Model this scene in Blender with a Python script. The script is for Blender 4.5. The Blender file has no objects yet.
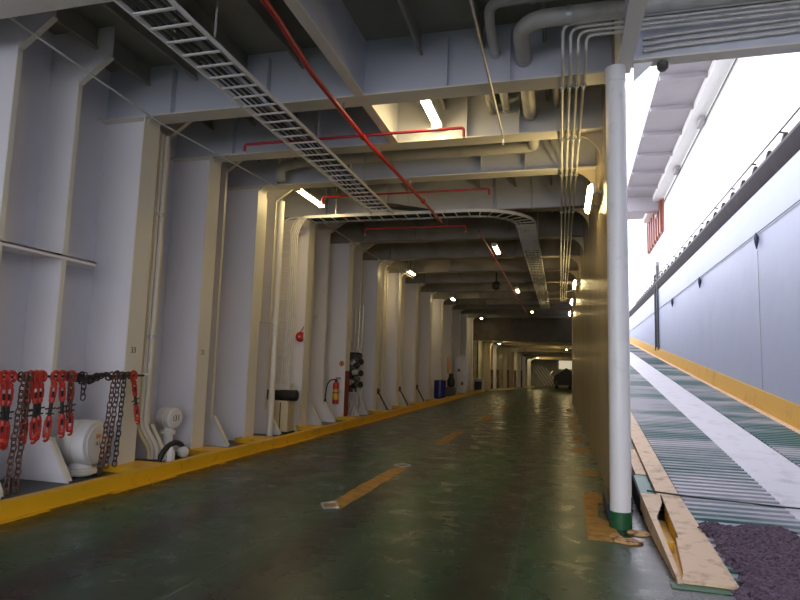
import bpy, bmesh, math, random
from mathutils import Vector, Matrix
random.seed(7)
SC = bpy.context.scene
COL = SC.collection
PI = math.pi

# ------------------------------------------------------------------ materials
def _nodes(name):
    m = bpy.data.materials.new(name); m.use_nodes = True
    nt = m.node_tree; nt.nodes.clear()
    out = nt.nodes.new('ShaderNodeOutputMaterial')
    b = nt.nodes.new('ShaderNodeBsdfPrincipled')
    nt.links.new(b.outputs[0], out.inputs[0])
    return m, nt, b

def _pos(nt, scale=(1, 1, 1)):
    g = nt.nodes.new('ShaderNodeNewGeometry')
    mp = nt.nodes.new('ShaderNodeMapping'); mp.inputs['Scale'].default_value = scale
    nt.links.new(g.outputs['Position'], mp.inputs['Vector'])
    return mp.outputs[0]

def _noise(nt, vec, scale, detail=4, rough=.55):
    n = nt.nodes.new('ShaderNodeTexNoise')
    n.inputs['Scale'].default_value = scale; n.inputs['Detail'].default_value = detail
    n.inputs['Roughness'].default_value = rough
    nt.links.new(vec, n.inputs['Vector'])
    return n.outputs['Fac']

def _ramp(nt, fac, stops):
    r = nt.nodes.new('ShaderNodeValToRGB')
    el = r.color_ramp.elements
    while len(el) < len(stops): el.new(.5)
    for e, (p, c) in zip(el, stops):
        e.position = p; e.color = (c[0], c[1], c[2], 1)
    nt.links.new(fac, r.inputs[0])
    return r.outputs[0]

def _mix(nt, fac, a, b):
    x = nt.nodes.new('ShaderNodeMix'); x.data_type = 'RGBA'
    for s, v in ((0, fac), (6, a), (7, b)):
        if hasattr(v, 'is_output'): nt.links.new(v, x.inputs[s])
        elif s == 0: x.inputs[0].default_value = v
        else: x.inputs[s].default_value = (v[0], v[1], v[2], 1)
    return x.outputs[2]

def _bump(nt, b, height, strength, dist=.02):
    n = nt.nodes.new('ShaderNodeBump'); n.inputs['Strength'].default_value = strength
    n.inputs['Distance'].default_value = dist
    nt.links.new(height, n.inputs['Height']); nt.links.new(n.outputs[0], b.inputs['Normal'])

def paint(name, base, rough=.4, dirt=None, lo=.55, hi=.75, scale=2.5, stretch=(1, 1, 1), metal=0, bump=.05, spec=.5):
    m, nt, b = _nodes(name)
    v = _pos(nt, stretch)
    f = _noise(nt, v, scale, 6, .6)
    d = dirt or tuple(c * .78 for c in base)
    c = _ramp(nt, f, [(lo, base), (hi, d)])
    nt.links.new(c, b.inputs['Base Color'])
    b.inputs['Roughness'].default_value = rough; b.inputs['Metallic'].default_value = metal
    b.inputs['Specular IOR Level'].default_value = spec
    if bump: _bump(nt, b, _noise(nt, _pos(nt), 1.7, 3), bump, .1)
    return m

M = {}
M['hull'] = paint('hull_paint', (.78, .76, .78), .36, (.66, .63, .60), .58, .9, 1.3, (1, 1, .35), bump=.12)
M['flange'] = paint('flange_paint', (.70, .67, .58), .42, (.5, .42, .30), .6, .9, 2.2, (1, 1, .3), bump=.05)
M['beam'] = paint('beam_paint', (.56, .58, .64), .45, (.42, .42, .42), .55, .85, 1.2, bump=.06)
M['deck'] = paint('deckhead_paint', (.30, .29, .235), .55, (.22, .21, .17), .5, .8, 1.5)
M['aged'] = paint('aged_cream_paint', (.60, .50, .30), .45, (.35, .25, .13), .5, .8, 2, (1, 1, .3))
M['pipe'] = paint('pipe_paint', (.52, .51, .47), .4, (.36, .33, .28), .5, .8, 4)
M['conduit'] = paint('conduit_paint', (.62, .60, .54), .35, (.4, .37, .32), .5, .8, 6)
M['red'] = paint('red_pipe_paint', (.42, .012, .018), .35, (.2, .008, .01), .5, .85, 5)
M['orange'] = paint('orange_red_paint', (.50, .032, .018), .4, (.20, .025, .015), .5, .75, 22)
M['rust'] = paint('rusty_chain_steel', (.10, .055, .042), .6, (.20, .07, .035), .45, .7, 25, metal=.5)
M['dark'] = paint('dark_steel', (.022, .020, .020), .5, (.05, .03, .025), .5, .8, 18, metal=.3)
M['black'] = paint('black_rubber', (.012, .012, .013), .55)
M['yellow'] = paint('yellow_kerb_paint', (.72, .40, .012), .42, (.38, .20, .02), .56, .78, 3.0)
M['oldyellow'] = paint('worn_orange_paint', (.42, .215, .035), .55, (.20, .10, .03), .45, .65, 7)
M['debris'] = paint('flaky_rust_paint', (.55, .33, .12), .7, (.13, .05, .02), .48, .6, 16)
M['white'] = paint('gloss_white_paint', (.74, .73, .71), .3, (.55, .52, .48), .6, .8, 5)
M['galv'] = paint('galvanised_steel', (.55, .56, .56), .4, (.38, .38, .38), .45, .7, 9, metal=.6)
M['cable'] = paint('cable_jacket', (.05, .05, .052), .5, (.09, .09, .09), .4, .7, 9)
M['cablegrey'] = paint('grey_cable_jacket', (.30, .29, .27), .5, (.2, .19, .18), .4, .7, 9)
M['blue'] = paint('blue_plastic', (.010, .018, .16), .35)
M['navy'] = paint('navy_paint', (.012, .018, .06), .4)
M['green'] = paint('green_band_paint', (.008, .085, .025), .45, (.02, .05, .025), .55, .8, 8)
M['grey'] = paint('machine_grey', (.10, .105, .10), .5, (.05, .04, .035), .45, .7, 12, metal=.2)
M['sign'] = paint('orange_sign', (.75, .32, .10), .4)
M['board'] = paint('notice_board', (.78, .76, .80), .4)
M['darkred'] = paint('dark_red_paint', (.23, .012, .02), .4, (.14, .01, .015), .5, .8, 6)
M['outwall'] = paint('ship_side_cool_cast', (.39, .44, .60), .45, (.35, .395, .55), .5, .8, .6, bump=.1)  # cool cast of the light on a white wall, put into its colour
M['outwhite'] = paint('ship_side_white', (.86, .86, .87), .5, (.8, .8, .8), .5, .8, 1)
M['outgrey'] = paint('overhang_grey', (.34, .32, .35), .5, (.28, .27, .29), .5, .8, .7)
M['ledge'] = paint('fender_rubber_strip', (.022, .017, .022), .65, (.04, .03, .035), .5, .8, 3, spec=.12)
M['louvre'] = paint('rust_red_louvre', (.30, .09, .06), .5, (.2, .06, .04), .5, .8, 4)
M['peach'] = paint('ramp_edge_paint', (.66, .47, .30), .55, (.34, .20, .13), .52, .72, 7)
M['slotyellow'] = paint('slot_yellow', (.78, .46, .03), .5, (.2, .1, .02), .55, .8, 9)
M['stripe'] = paint('ramp_white_stripe', (.62, .61, .66), .5, (.45, .44, .48), .52, .75, 3.5)
M['rampkerb'] = paint('ramp_kerb_yellow', (.75, .43, .06), .45, (.5, .27, .05), .55, .85, 2)
M['teal'] = paint('teal_paint', (.008, .13, .10), .4, (.03, .07, .06), .5, .75, 6)
M['marking'] = paint('black_stencil', (.03, .03, .03), .5)
M['endwall'] = paint('end_bulkhead_paint', (.44, .42, .33), .5, (.22, .20, .15), .45, .7, .7)

def mat_wall():   # partition: glossy cream paint with faint plate welds
    m, nt, b = _nodes('glossy_cream_partition')
    v = _pos(nt)
    c = _ramp(nt, _noise(nt, _pos(nt, (1, .6, .3)), 1.6, 6), [(.45, (.47, .38, .22)), (.8, (.33, .25, .14))])
    nt.links.new(c, b.inputs['Base Color'])
    b.inputs['Roughness'].default_value = .27
    _bump(nt, b, _noise(nt, _pos(nt, (1, 1, .5)), 2.2, 3), .22, .06)
    return m
M['partition'] = mat_wall()

def mat_floor():
    m, nt, b = _nodes('worn_green_deck_paint')
    big = _noise(nt, _pos(nt, (1, .35, 1)), .55, 5, .6)
    c = _ramp(nt, big, [(.34, (.006, .070, .022)), (.5, (.012, .046, .022)), (.66, (.028, .036, .022))])
    fine = _noise(nt, _pos(nt, (1, .25, 1)), 5, 7, .7)
    c = _mix(nt, _ramp(nt, fine, [(.50, (0, 0, 0)), (.72, (.8, .8, .8))]), c, (.050, .068, .045))
    # long dark tyre tracks
    w = nt.nodes.new('ShaderNodeTexWave'); w.wave_type = 'BANDS'; w.bands_direction = 'X'
    w.inputs['Scale'].default_value = .22; w.inputs['Distortion'].default_value = 3.2
    w.inputs['Detail'].default_value = 3; w.inputs['Detail Scale'].default_value = .5
    nt.links.new(_pos(nt, (1, .22, 1)), w.inputs['Vector'])
    c = _mix(nt, _ramp(nt, w.outputs['Fac'], [(.62, (0, 0, 0)), (.95, (.85, .85, .85))]), c, (.010, .011, .008))
    # weld seams between the deck plates
    sep = nt.nodes.new('ShaderNodeSeparateXYZ'); nt.links.new(_pos(nt), sep.inputs[0])
    def seam(ch, period, offset, width):
        a = nt.nodes.new('ShaderNodeMath'); a.operation = 'ADD'; a.inputs[1].default_value = offset
        nt.links.new(sep.outputs[ch], a.inputs[0])
        p = nt.nodes.new('ShaderNodeMath'); p.operation = 'PINGPONG'; p.inputs[1].default_value = period / 2
        nt.links.new(a.outputs[0], p.inputs[0])
        l = nt.nodes.new('ShaderNodeMath'); l.operation = 'LESS_THAN'; l.inputs[1].default_value = width
        nt.links.new(p.outputs[0], l.inputs[0]); return l.outputs[0]
    c = _mix(nt, _mix(nt, .55, (0, 0, 0), seam('X', 2.2, .38, .009)), c, (.075, .10, .075))
    c = _mix(nt, _mix(nt, .5, (0, 0, 0), seam('Y', 6.0, -4.75, .010)), c, (.02, .03, .02))
    sp = _noise(nt, _pos(nt), 60, 3, .6)
    c = _mix(nt, _ramp(nt, sp, [(.66, (0, 0, 0)), (.74, (.7, .7, .7))]), c, (.09, .10, .07))
    nt.links.new(c, b.inputs['Base Color'])
    r = _ramp(nt, _noise(nt, _pos(nt), 2.2, 7, .65), [(.3, (.20, .20, .20)), (.75, (.42, .42, .42))])
    nt.links.new(r, b.inputs['Roughness'])
    b.inputs['Specular IOR Level'].default_value = .35
    _bump(nt, b, _noise(nt, _pos(nt), 55, 4, .7), .10, .006)
    return m
M['floor'] = mat_floor()
M['gutter'] = paint('dark_green_gutter', (.008, .022, .014), .4, (.02, .02, .015), .5, .8, 3)

def mat_ramp(name, a, worn, scale=1.1, lo=.44, hi=.6):
    m, nt, b = _nodes(name)
    f = _noise(nt, _pos(nt, (.25, 1, 1)), scale, 5, .6)
    c = _ramp(nt, f, [(lo, a), (hi, worn)])
    nt.links.new(c, b.inputs['Base Color']); b.inputs['Roughness'].default_value = .42
    _bump(nt, b, _noise(nt, _pos(nt), 40, 4), .15, .01)
    return m
M['rampplate'] = mat_ramp('ramp_teal_plate', (.006, .040, .036), (.03, .045, .05))
M['rib'] = mat_ramp('ramp_worn_ribs', (.06, .15, .145), (.42, .41, .46), .8, .42, .56)

def mat_mat():
    m, nt, b = _nodes('shaggy_rope_fibre')
    f = _noise(nt, _pos(nt, (1, 1, 1)), 30, 5, .7)
    c = _ramp(nt, f, [(.35, (.045, .028, .046)), (.7, (.20, .14, .19))])
    nt.links.new(c, b.inputs['Base Color']); b.inputs['Roughness'].default_value = .9
    return m
M['rope'] = mat_mat()
M['beamdim'] = paint('beam_paint_dimmed', (.30, .28, .25), .5, (.20, .18, .15), .45, .75, 1.5)  # far beams: shade of the dim ceiling put into the beam colour
M['flangedim'] = paint('flange_paint_dimmed', (.24, .215, .18), .5, (.14, .12, .09), .45, .75, 2)  # flange colour darkened for the far beams, standing in for shade
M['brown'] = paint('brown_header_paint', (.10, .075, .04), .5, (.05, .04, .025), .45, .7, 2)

def emit(name, col, s):
    m, nt, b = _nodes(name)
    b.inputs['Base Color'].default_value = (.8, .8, .8, 1)
    b.inputs['Emission Color'].default_value = (*col, 1)
    b.inputs['Emission Strength'].default_value = s
    return m
M['tube'] = emit('fluorescent_glow', (1, .76, .36), 48)
M['tubemid'] = emit('fluorescent_mid_glow', (1, .78, .40), 12)
M['tubefar'] = emit('fluorescent_low_hold_glow', (1, .76, .36), 110)
M['tubecool'] = emit('fluorescent_far_glow', (1, .78, .40), 38)
M['porthole'] = emit('lit_opening', (1, .86, .60), .55)

# ------------------------------------------------------------------ mesh building
class MB:
    def __init__(s): s.v = []; s.f = []; s.mi = []; s.cur = 0
    def _add(s, vs, fs):
        o = len(s.v); s.v += [Vector(p) for p in vs]
        for f in fs: s.f.append([i + o for i in f]); s.mi.append(s.cur)
        return s
    def hexa(s, p):   # 8 points: bottom ring 0-3, top ring 4-7
        return s._add(p, [(3, 2, 1, 0), (4, 5, 6, 7), (0, 1, 5, 4), (1, 2, 6, 5), (2, 3, 7, 6), (3, 0, 4, 7)])
    def box(s, x0, x1, y0, y1, z0, z1):
        return s.hexa([(x0, y0, z0), (x1, y0, z0), (x1, y1, z0), (x0, y1, z0), (x0, y0, z1), (x1, y0, z1), (x1, y1, z1), (x0, y1, z1)])
    def obox(s, c, ax, ay, az, hx, hy, hz):
        c = Vector(c); ax, ay, az = (Vector(a).normalized() for a in (ax, ay, az))
        P = lambda i, j, k: c + ax * hx * i + ay * hy * j + az * hz * k
        return s.hexa([P(-1, -1, -1), P(1, -1, -1), P(1, 1, -1), P(-1, 1, -1), P(-1, -1, 1), P(1, -1, 1), P(1, 1, 1), P(-1, 1, 1)])
    def prism(s, poly, axis, a, b):   # poly in the two other axes (order x,y,z without axis)
        n = len(poly); vs = []
        for t in (a, b):
            for u, w in poly:
                vs.append({'x': (t, u, w), 'y': (u, t, w), 'z': (u, w, t)}[axis])
        fs = [tuple(range(n)), tuple(range(2 * n - 1, n - 1, -1))]
        fs += [(i, i + n, (i + 1) % n + n, (i + 1) % n) for i in range(n)]
        return s._add(vs, fs)
    def tube(s, pts, r, n=10, bend=0, closed=False, rs=None):
        pts = [Vector(p) for p in pts]
        if bend and not closed:
            q = [pts[0]]
            for i in range(1, len(pts) - 1):
                a, b, c = pts[i - 1], pts[i], pts[i + 1]
                d1, d2 = (a - b), (c - b)
                k = min(bend, d1.length * .49, d2.length * .49)
                p1, p2 = b + d1.normalized() * k, b + d2.normalized() * k
                for j in range(7):
                    t = j / 6
                    q.append(p1 * (1 - t) ** 2 + b * 2 * t * (1 - t) + p2 * t * t)
            q.append(pts[-1]); pts = q
        m = len(pts)
        T = []
        for i in range(m):
            if closed: d = pts[(i + 1) % m] - pts[i - 1]
            else: d = pts[min(i + 1, m - 1)] - pts[max(i - 1, 0)]
            T.append(d.normalized() if d.length > 1e-9 else Vector((0, 0, 1)))
        u = T[0].orthogonal().normalized(); vs = []
        for i in range(m):
            u = (u - T[i] * u.dot(T[i]))
            u = u.normalized() if u.length > 1e-6 else T[i].orthogonal().normalized()
            w = T[i].cross(u); rr = rs[i] if rs else r
            for j in range(n):
                a = 2 * PI * j / n
                vs.append(pts[i] + (u * math.cos(a) + w * math.sin(a)) * rr)
        fs = []
        for i in range(m if closed else m - 1):
            i2 = (i + 1) % m
            for j in range(n):
                fs.append((i * n + j, i * n + (j + 1) % n, i2 * n + (j + 1) % n, i2 * n + j))
        if not closed:
            fs.append(tuple(range(n - 1, -1, -1))); fs.append(tuple(range((m - 1) * n, m * n)))
        return s._add(vs, fs)
    def lathe(s, prof, c, axis=(0, 0, 1), n=24):   # prof: (radius, height) pairs from start to end
        c = Vector(c); a = Vector(axis).normalized(); u = a.orthogonal().normalized(); w = a.cross(u); vs = []
        for r, h in prof:
            for j in range(n):
                t = 2 * PI * j / n
                vs.append(c + a * h + (u * math.cos(t) + w * math.sin(t)) * max(r, 1e-4))
        fs = [(i * n + j, i * n + (j + 1) % n, (i + 1) * n + (j + 1) % n, (i + 1) * n + j) for i in range(len(prof) - 1) for j in range(n)]
        fs.append(tuple(range(n - 1, -1, -1))); fs.append(tuple(range((len(prof) - 1) * n, len(prof) * n)))
        return s._add(vs, fs)
    def link(s, c, along, side, L, W, r):   # one oval chain link
        c = Vector(c); a = Vector(along).normalized(); b = Vector(side); b = (b - a * b.dot(a)).normalized(); pts = []
        h = L / 2 - W / 2
        for k in range(7): t = -PI / 2 + PI * k / 6; pts.append(c + a * (h + math.cos(t) * W / 2) + b * math.sin(t) * W / 2)
        for k in range(7): t = PI / 2 + PI * k / 6; pts.append(c + a * (-h + math.cos(t) * W / 2) + b * math.sin(t) * W / 2)
        return s.tube(pts, r, 6, closed=True)
    def build(s, name, mat, parent=None, props=None):
        me = bpy.data.meshes.new(name)
        off = Vector((0, 0, 0)); p = parent
        while p is not None: off += p.location; p = p.parent
        if parent is None:
            lo = Vector((min(v[i] for v in s.v) for i in range(3))); hi = Vector((max(v[i] for v in s.v) for i in range(3)))
            off = Vector(((lo.x + hi.x) / 2, (lo.y + hi.y) / 2, lo.z))
        me.from_pydata([tuple(v - off) for v in s.v], [], s.f)
        mats = mat if isinstance(mat, (list, tuple)) else [mat]
        for x in mats: me.materials.append(M[x])
        me.polygons.foreach_set('material_index', s.mi)
        me.validate()
        bm = bmesh.new(); bm.from_mesh(me); bmesh.ops.recalc_face_normals(bm, faces=bm.faces); bm.to_mesh(me); bm.free()
        me.polygons.foreach_set('use_smooth', [True] * len(me.polygons))
        me.set_sharp_from_angle(angle=math.radians(32))
        o = bpy.data.objects.new(name, me); COL.objects.link(o)
        if parent is not None: o.parent = parent
        else: o.location = off
        return o

def tag(o, label, cat, group=None):
    o['label'] = label; o['category'] = cat
    if group: o['group'] = group
    return o
def thing(name, label, cat, loc, group=None):
    o = bpy.data.objects.new(name, None); COL.objects.link(o); o.location = loc
    o.empty_display_size = .1
    return tag(o, label, cat, group)
def struct(name, mb, mat):
    o = mb.build(name, mat); o['kind'] = 'structure'; return o
def text(name, body, loc, size, xdir, updir, mat, parent, depth=.001):
    cu = bpy.data.curves.new(name, 'FONT'); cu.body = body; cu.size = size; cu.extrude = depth
    cu.align_x = 'CENTER'; cu.align_y = 'CENTER'
    tmp = bpy.data.objects.new(name + '_curve', cu); COL.objects.link(tmp)
    bpy.context.view_layer.update()
    me = bpy.data.meshes.new_from_object(tmp.evaluated_get(bpy.context.evaluated_depsgraph_get()))
    bpy.data.objects.remove(tmp); bpy.data.curves.remove(cu)
    me.materials.clear(); me.materials.append(M[mat]); me.name = name
    o = bpy.data.objects.new(name, me); COL.objects.link(o)
    X = Vector(xdir).normalized(); U = Vector(updir); U = (U - X * U.dot(X)).normalized(); Z = X.cross(U)
    off = Vector((0, 0, 0)); p = parent
    while p is not None: off += p.location; p = p.parent
    o.matrix_local = Matrix.Translation(Vector(loc) - off) @ Matrix((X, U, Z)).transposed().to_4x4()
    o.parent = parent
    return o
ORD = ['nearest', 'second', 'third', 'fourth', 'fifth', 'sixth', 'seventh', 'eighth', 'ninth', 'tenth', 'eleventh', 'twelfth', 'thirteenth', 'fourteenth', 'fifteenth', 'sixteenth', 'seventeenth', 'eighteenth', 'nineteenth', 'twentieth', 'twenty-first', 'twenty-second', 'twenty-third', 'twenty-fourth', 'twenty-fifth', 'twenty-sixth', 'twenty-seventh']

# ------------------------------------------------------------------ dimensions (metres; camera stands at the origin)
HX = -6.95      # hull plating
FX = -6.10      # inboard face of the frame flanges
BZ = 5.27       # underside of the ceiling beams
DZ = 6.15       # underside of the deck above
PX = .63        # partition face
FR = [4.57, 7.45, 9.2, 10.98, 13.62, 16.6, 19.45, 22.3, 25.2, 28.1, 31.0, 33.9, 36.8, 39.7, 42.6]
LOWY = 43.6     # beyond this the deck above is lower

# ------------------------------------------------------------------ setting
struct('floor', MB().box(-5.2, 7, -14, 62, -.2, 0), 'floor')
struct('trim_1', MB().box(HX - .2, -5.2, -14, 62, -.2, -.004), 'gutter')
struct('wall_left', MB().box(HX - .08, HX, -6, LOWY, -.1, DZ + .1), 'hull')
struct('ceiling', MB().box(HX, .90, -6, LOWY, DZ, DZ + .08).box(.9, 4.4, 1.5, 6.85, DZ, DZ + .08), 'deck')  # unseen reach behind the camera and over the ramp sized to limit daylight
struct('wall_stern_light_baffle', MB().box(HX, 4.4, -6.1, -6, 5.2, DZ + .08), 'hull')  # unseen, added behind the camera to keep daylight at low angles
mb = MB().box(PX, PX + .06, 7.0, 32.0, 0, DZ)
mb.box(PX - .03, PX + .1, 31.96, 32.04, 0, DZ)
struct('wall_right', mb, 'partition')
# far, lower end of the hold
mb = MB().box(HX, 1.4, LOWY, LOWY + .12, 3.66, DZ + .08)
struct('wall_header', mb, 'brown')
struct('ceiling_low', MB().box(-6.9, 1.4, LOWY + .12, 60, 3.66, 3.76), 'deck')
mb = MB().hexa([(-5.9, LOWY, 0), (-5.8, LOWY, 0), (-3.2, 60, 0), (-3.3, 60, 0), (-5.9, LOWY, 3.66), (-5.8, LOWY, 3.66), (-3.2, 60, 3.66), (-3.3, 60, 3.66)])
mb.box(HX, -5.8, LOWY, LOWY + .1, 0, 3.66)
struct('wall_left_far', mb, 'endwall')
struct('wall_right_far', MB().box(1.3, 1.4, 31.0, 60, 0, DZ), 'endwall')
struct('ceiling_far_side', MB().box(.9, 1.4, 31.5, LOWY, 5.6, 5.7), 'deck')
struct('wall_end', MB().box(-3.4, 1.4, 60, 60.1, 0, 3.8), 'endwall')

# longitudinal girders of the deck above
def girder(name, x, y0, y1, z0, w, label):
    g = thing(name, label, 'girder', (x, y0, z0))
    MB().box(x - .012, x + .012, y0, y1, z0 + .02, DZ).build('web', 'beam', g)
    MB().box(x - w / 2, x + w / 2, y0, y1, z0, z0 + .022).build('bottom_flange', 'flange', g)
girder('deck_girder', -2.65, -2.4, 9.2, BZ + .003, .14, 'long steel girder running down the ceiling beside the red pipe')
girder('deck_girder', .705, -2.4, 6.9, 5.03, .16, 'pale girder running toward the viewer from the top of the white pillar')

# deck stiffeners
mb_i = 0
for i, x in enumerate((-6.2, -5.35, -4.5, -3.6, -1.84, -1.0, -.2)):
    mb = MB().box(x - .006, x + .006, -2.4, LOWY, 5.86, DZ)
    mb.tube([(x + .012, -2.4, 5.86), (x + .012, LOWY, 5.86)], .024, 8)
    st = tag(mb.build('deck_stiffener', 'deck'), f'grey bulb stiffener under the deckhead, {["first", "second", "third", "fourth", "fifth", "sixth", "seventh"][i]} counted from the left wall', 'stiffener', 'deckhead stiffeners')

# ------------------------------------------------------------------ hull frames and ceiling beams
def hull_frame(y, i, lab, deep=True):
    g = thing('hull_column', lab, 'column', (FX, y, 0), 'hull frames along the left wall')
    kr = .14 if i < 5 else .26
    MB().box(HX, FX, y - .008, y + .008, 0, BZ + .0).build('web', 'hull', g)
    fl = MB().box(FX - .004, FX + .016, y - .18, y + .18, 0, BZ).build('flange', 'flange', g)
    # rounded knee between frame and beam
    pts = [(FX + .016, BZ), (FX + .016, BZ - kr)]
    for k in range(7):
        a = PI * .5 * k / 6
        pts.append((FX + .016 + kr - kr * math.cos(a), BZ - kr + kr * math.sin(a)))
    kb_ = MB().prism(pts, 'y', y - .012, y + .012).build('knee_bracket', 'flange', g)
    rim = MB()
    for k in range(6):
        a0, a1 = PI * .5 * k / 6, PI * .5 * (k + 1) / 6
        p0 = (FX + .016 + kr - kr * math.cos(a0), BZ - kr + kr * math.sin(a0)); p1 = (FX + .016 + kr - kr * math.cos(a1), BZ - kr + kr * math.sin(a1))
        rim.hexa([(p0[0], y - .12, p0[1]), (p1[0], y - .12, p1[1]), (p1[0], y + .12, p1[1]), (p0[0], y + .12, p0[1]),
                  (p0[0] - .008, y - .12, p0[1] + .012), (p1[0] - .008, y - .12, p1[1] + .012), (p1[0] - .008, y + .12, p1[1] + .012), (p0[0] - .008, y + .12, p0[1] + .012)])
    rim.build('knee_rim', 'flange', kb_)
    MB().box(FX - .15, -5.27, y - .26, y + .26, 0, .09).build('foot_plate', 'yellow', g)
    return g

FRAME_NOTE = {1: 'white hull frame at the end of the red chain rail, stencilled 33',
              2: 'white hull frame just beyond the small ventilator, stencilled 32',
              3: 'hull frame next to the tall white standpipe and black roll',
              4: 'broad white hull frame carrying the round red bell',
              5: 'hull frame with the fire extinguisher and a red painted foot',
              6: 'hull frame just beyond the dark valve unit',
              7: 'brightly lit cream hull frame under the second wall-side light',
              8: 'eighth pale hull frame, first beyond the brightly lit cream one',
              9: 'ninth hull frame, right before the blue drum',
              10: 'tenth hull frame, behind the blue drum and orange wall panel',
              11: 'eleventh hull frame, just before the white notice board',
              12: 'twelfth hull frame, just beyond the white notice board',
              13: 'thirteenth hull frame, last but one of the tall ones',
              14: 'last tall hull frame, next to the small white-framed cabinet'}
frames = {}
for i, y in enumerate(FR):
    if i: frames[i] = hull_frame(y, i, FRAME_NOTE[i])
    b = thing('ceiling_beam', f'white steel ceiling beam across the hold, {ORD[i]} counted from the viewer', 'beam', (-3, y, BZ), 'ceiling beams across the hold')
    MB().box(HX, PX, y - .008, y + .008, BZ + .018, DZ).build('web', 'beam' if i < 5 else 'beamdim', b)
    MB().box(HX, PX, y - .16, y + .16, BZ, BZ + .02).build('bottom_flange', 'flange' if i < 4 else 'flangedim', b)
    st = MB()
    for x in (-5.7, -4.1, -1.45, -.62): st.box(x - .006, x + .006, y - .12, y - .01, BZ + .02, DZ - .12)
    st.build('web_stiffeners', 'beam' if i < 5 else 'beamdim', b)
M33 = text('stencil', '33', (FX + .0175, 7.42, 1.72), .12, (0, 1, 0), (0, 0, 1), 'marking', frames[1])
M32 = text('stencil', '32', (FX + .0175, 9.18, 1.74), .12, (0, 1, 0), (0, 0, 1), 'marking', frames[2])
MB().box(FX + .0165, FX + .021, 16.6 - .178, 16.6 + .178, .1, 1.42).build('red_band', 'darkred', frames[5])

# secondary stiffeners between the frames
SEC = [3.6, 5.4, 6.35, 8.3, 10.1, 12.25, 14.6, 15.6, 17.6, 18.5, 20.4, 21.35, 23.3, 24.2, 26.2, 27.1, 29.1, 30.0, 32.0, 33.0, 35, 35.9, 37.8, 38.7, 40.7, 41.6]
SECN = ['out of the frame on the left', 'behind the left end of the chain rail', 'behind the large white ventilator', 'beside the black hose loop', 'between the second and third hull frames', 'behind the tall standpipe',
        'left of the fire extinguisher', 'just behind the fire extinguisher']
for i, y in enumerate(SEC):
    if i < 1: continue
    lab = 'narrow white hull stiffener with a splayed foot, ' + (SECN[i] if i < len(SECN) else f'{ORD[i - 1]} counted from the viewer')
    g = thing('hull_stiffener', lab, 'hull stiffener', (-6.6, y, 0), 'slim stiffeners between hull frames')
    MB().box(HX, -6.42, y - .007, y + .007, 0, DZ).build('web', 'hull', g)
    MB().box(-6.424, -6.408, y - .035, y + .035, .5, 5.42).build('face_bar', 'flange', g)
    fb_ = MB().prism([(-6.42, 0), (-6.02, 0), (-6.02, .03), (-6.36, .56), (-6.42, .56)], 'y', y - .006, y + .006).build('foot_bracket', 'hull', g)
    MB().hexa([(-6.03, y - .04, .02), (-6.0, y - .04, .03), (-6.0, y + .04, .03), (-6.03, y + .04, .02), (-6.37, y - .04, .55), (-6.34, y - .04, .56), (-6.34, y + .04, .56), (-6.37, y + .04, .55)]).build('foot_rim', 'flange', fb_)
    hb_ = MB().prism([(-6.42, 5.36), (-6.40, 5.36), (-5.92, 5.70), (-5.92, 6.15), (-6.42, 6.15)], 'y', y - .006, y + .006).build('head_bracket', 'hull', g)
    MB().hexa([(-6.41, y - .04, 5.35), (-5.92, y - .04, 5.69), (-5.92, y + .04, 5.69), (-6.41, y + .04, 5.35), (-6.41, y - .04, 5.37), (-5.92, y - .04, 5.71), (-5.92, y + .04, 5.71), (-6.41, y + .04, 5.37)]).build('head_rim', 'flange', hb_)

# short horizontal stringers on the hull
def stringer(y0, y1, z, lab, taper=.35, x1=-6.68):
    p = [(HX, y0), (x1, y0), (x1, y1 - taper), (HX + .06, y1), (HX, y1)]
    o = MB().prism(p, 'z', z - .01, z + .01)
    o.box(x1 - .012, x1, y0, y1 - taper, z - .05, z + .012)
    tag(o.build('hull_stringer', 'hull'), lab, 'stringer')
stringer(4.65, 7.4, 2.94, 'horizontal white stringer shelf across the nearest hull stiffeners above the chain rail', .5, -6.40)
stringer(13.8, 16.4, 2.95, 'short horizontal stringer on the wall above the fire extinguisher')
stringer(16.8, 19.2, 2.95, 'short horizontal stringer on the wall above the dark valve unit')
stringer(19.7, 22.1, 2.95, 'short horizontal stringer before the brightly lit cream frame')

# ------------------------------------------------------------------ yellow kerb
mb = MB().box(-5.30, -5.22, 2.0, 43.4, 0, .15)
mb.box(-5.34, -5.22, 2.0, 43.4, .15, .17)
kb = tag(mb.build('deck_kerb', 'yellow'), 'long yellow painted kerb along the foot of the left wall', 'kerb')
mb = MB()
for y0, y1, w in ((4.0, 5.2, .10), (5.2, 6.1, .05), (6.1, 7.3, .12), (7.3, 8.4, .06), (8.4, 8.55, .12), (8.55, 10.4, .04), (10.4, 12.2, .10), (12.2, 15, .05), (15, 19, .09), (19, 43.4, .06)):
    mb.box(-5.22, -5.22 + w, y0, y1, 0, .004)
mb.build('painted_edge', 'yellow', kb)
MB().hexa([(-4.95, 43.5, 0), (-4.85, 43.5, 0), (-2.3, 57, 0), (-2.4, 57, 0), (-4.95, 43.5, .15), (-4.85, 43.5, .15), (-2.3, 57, .15), (-2.4, 57, .15)]).build('far_kerb', 'aged', kb)

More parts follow.
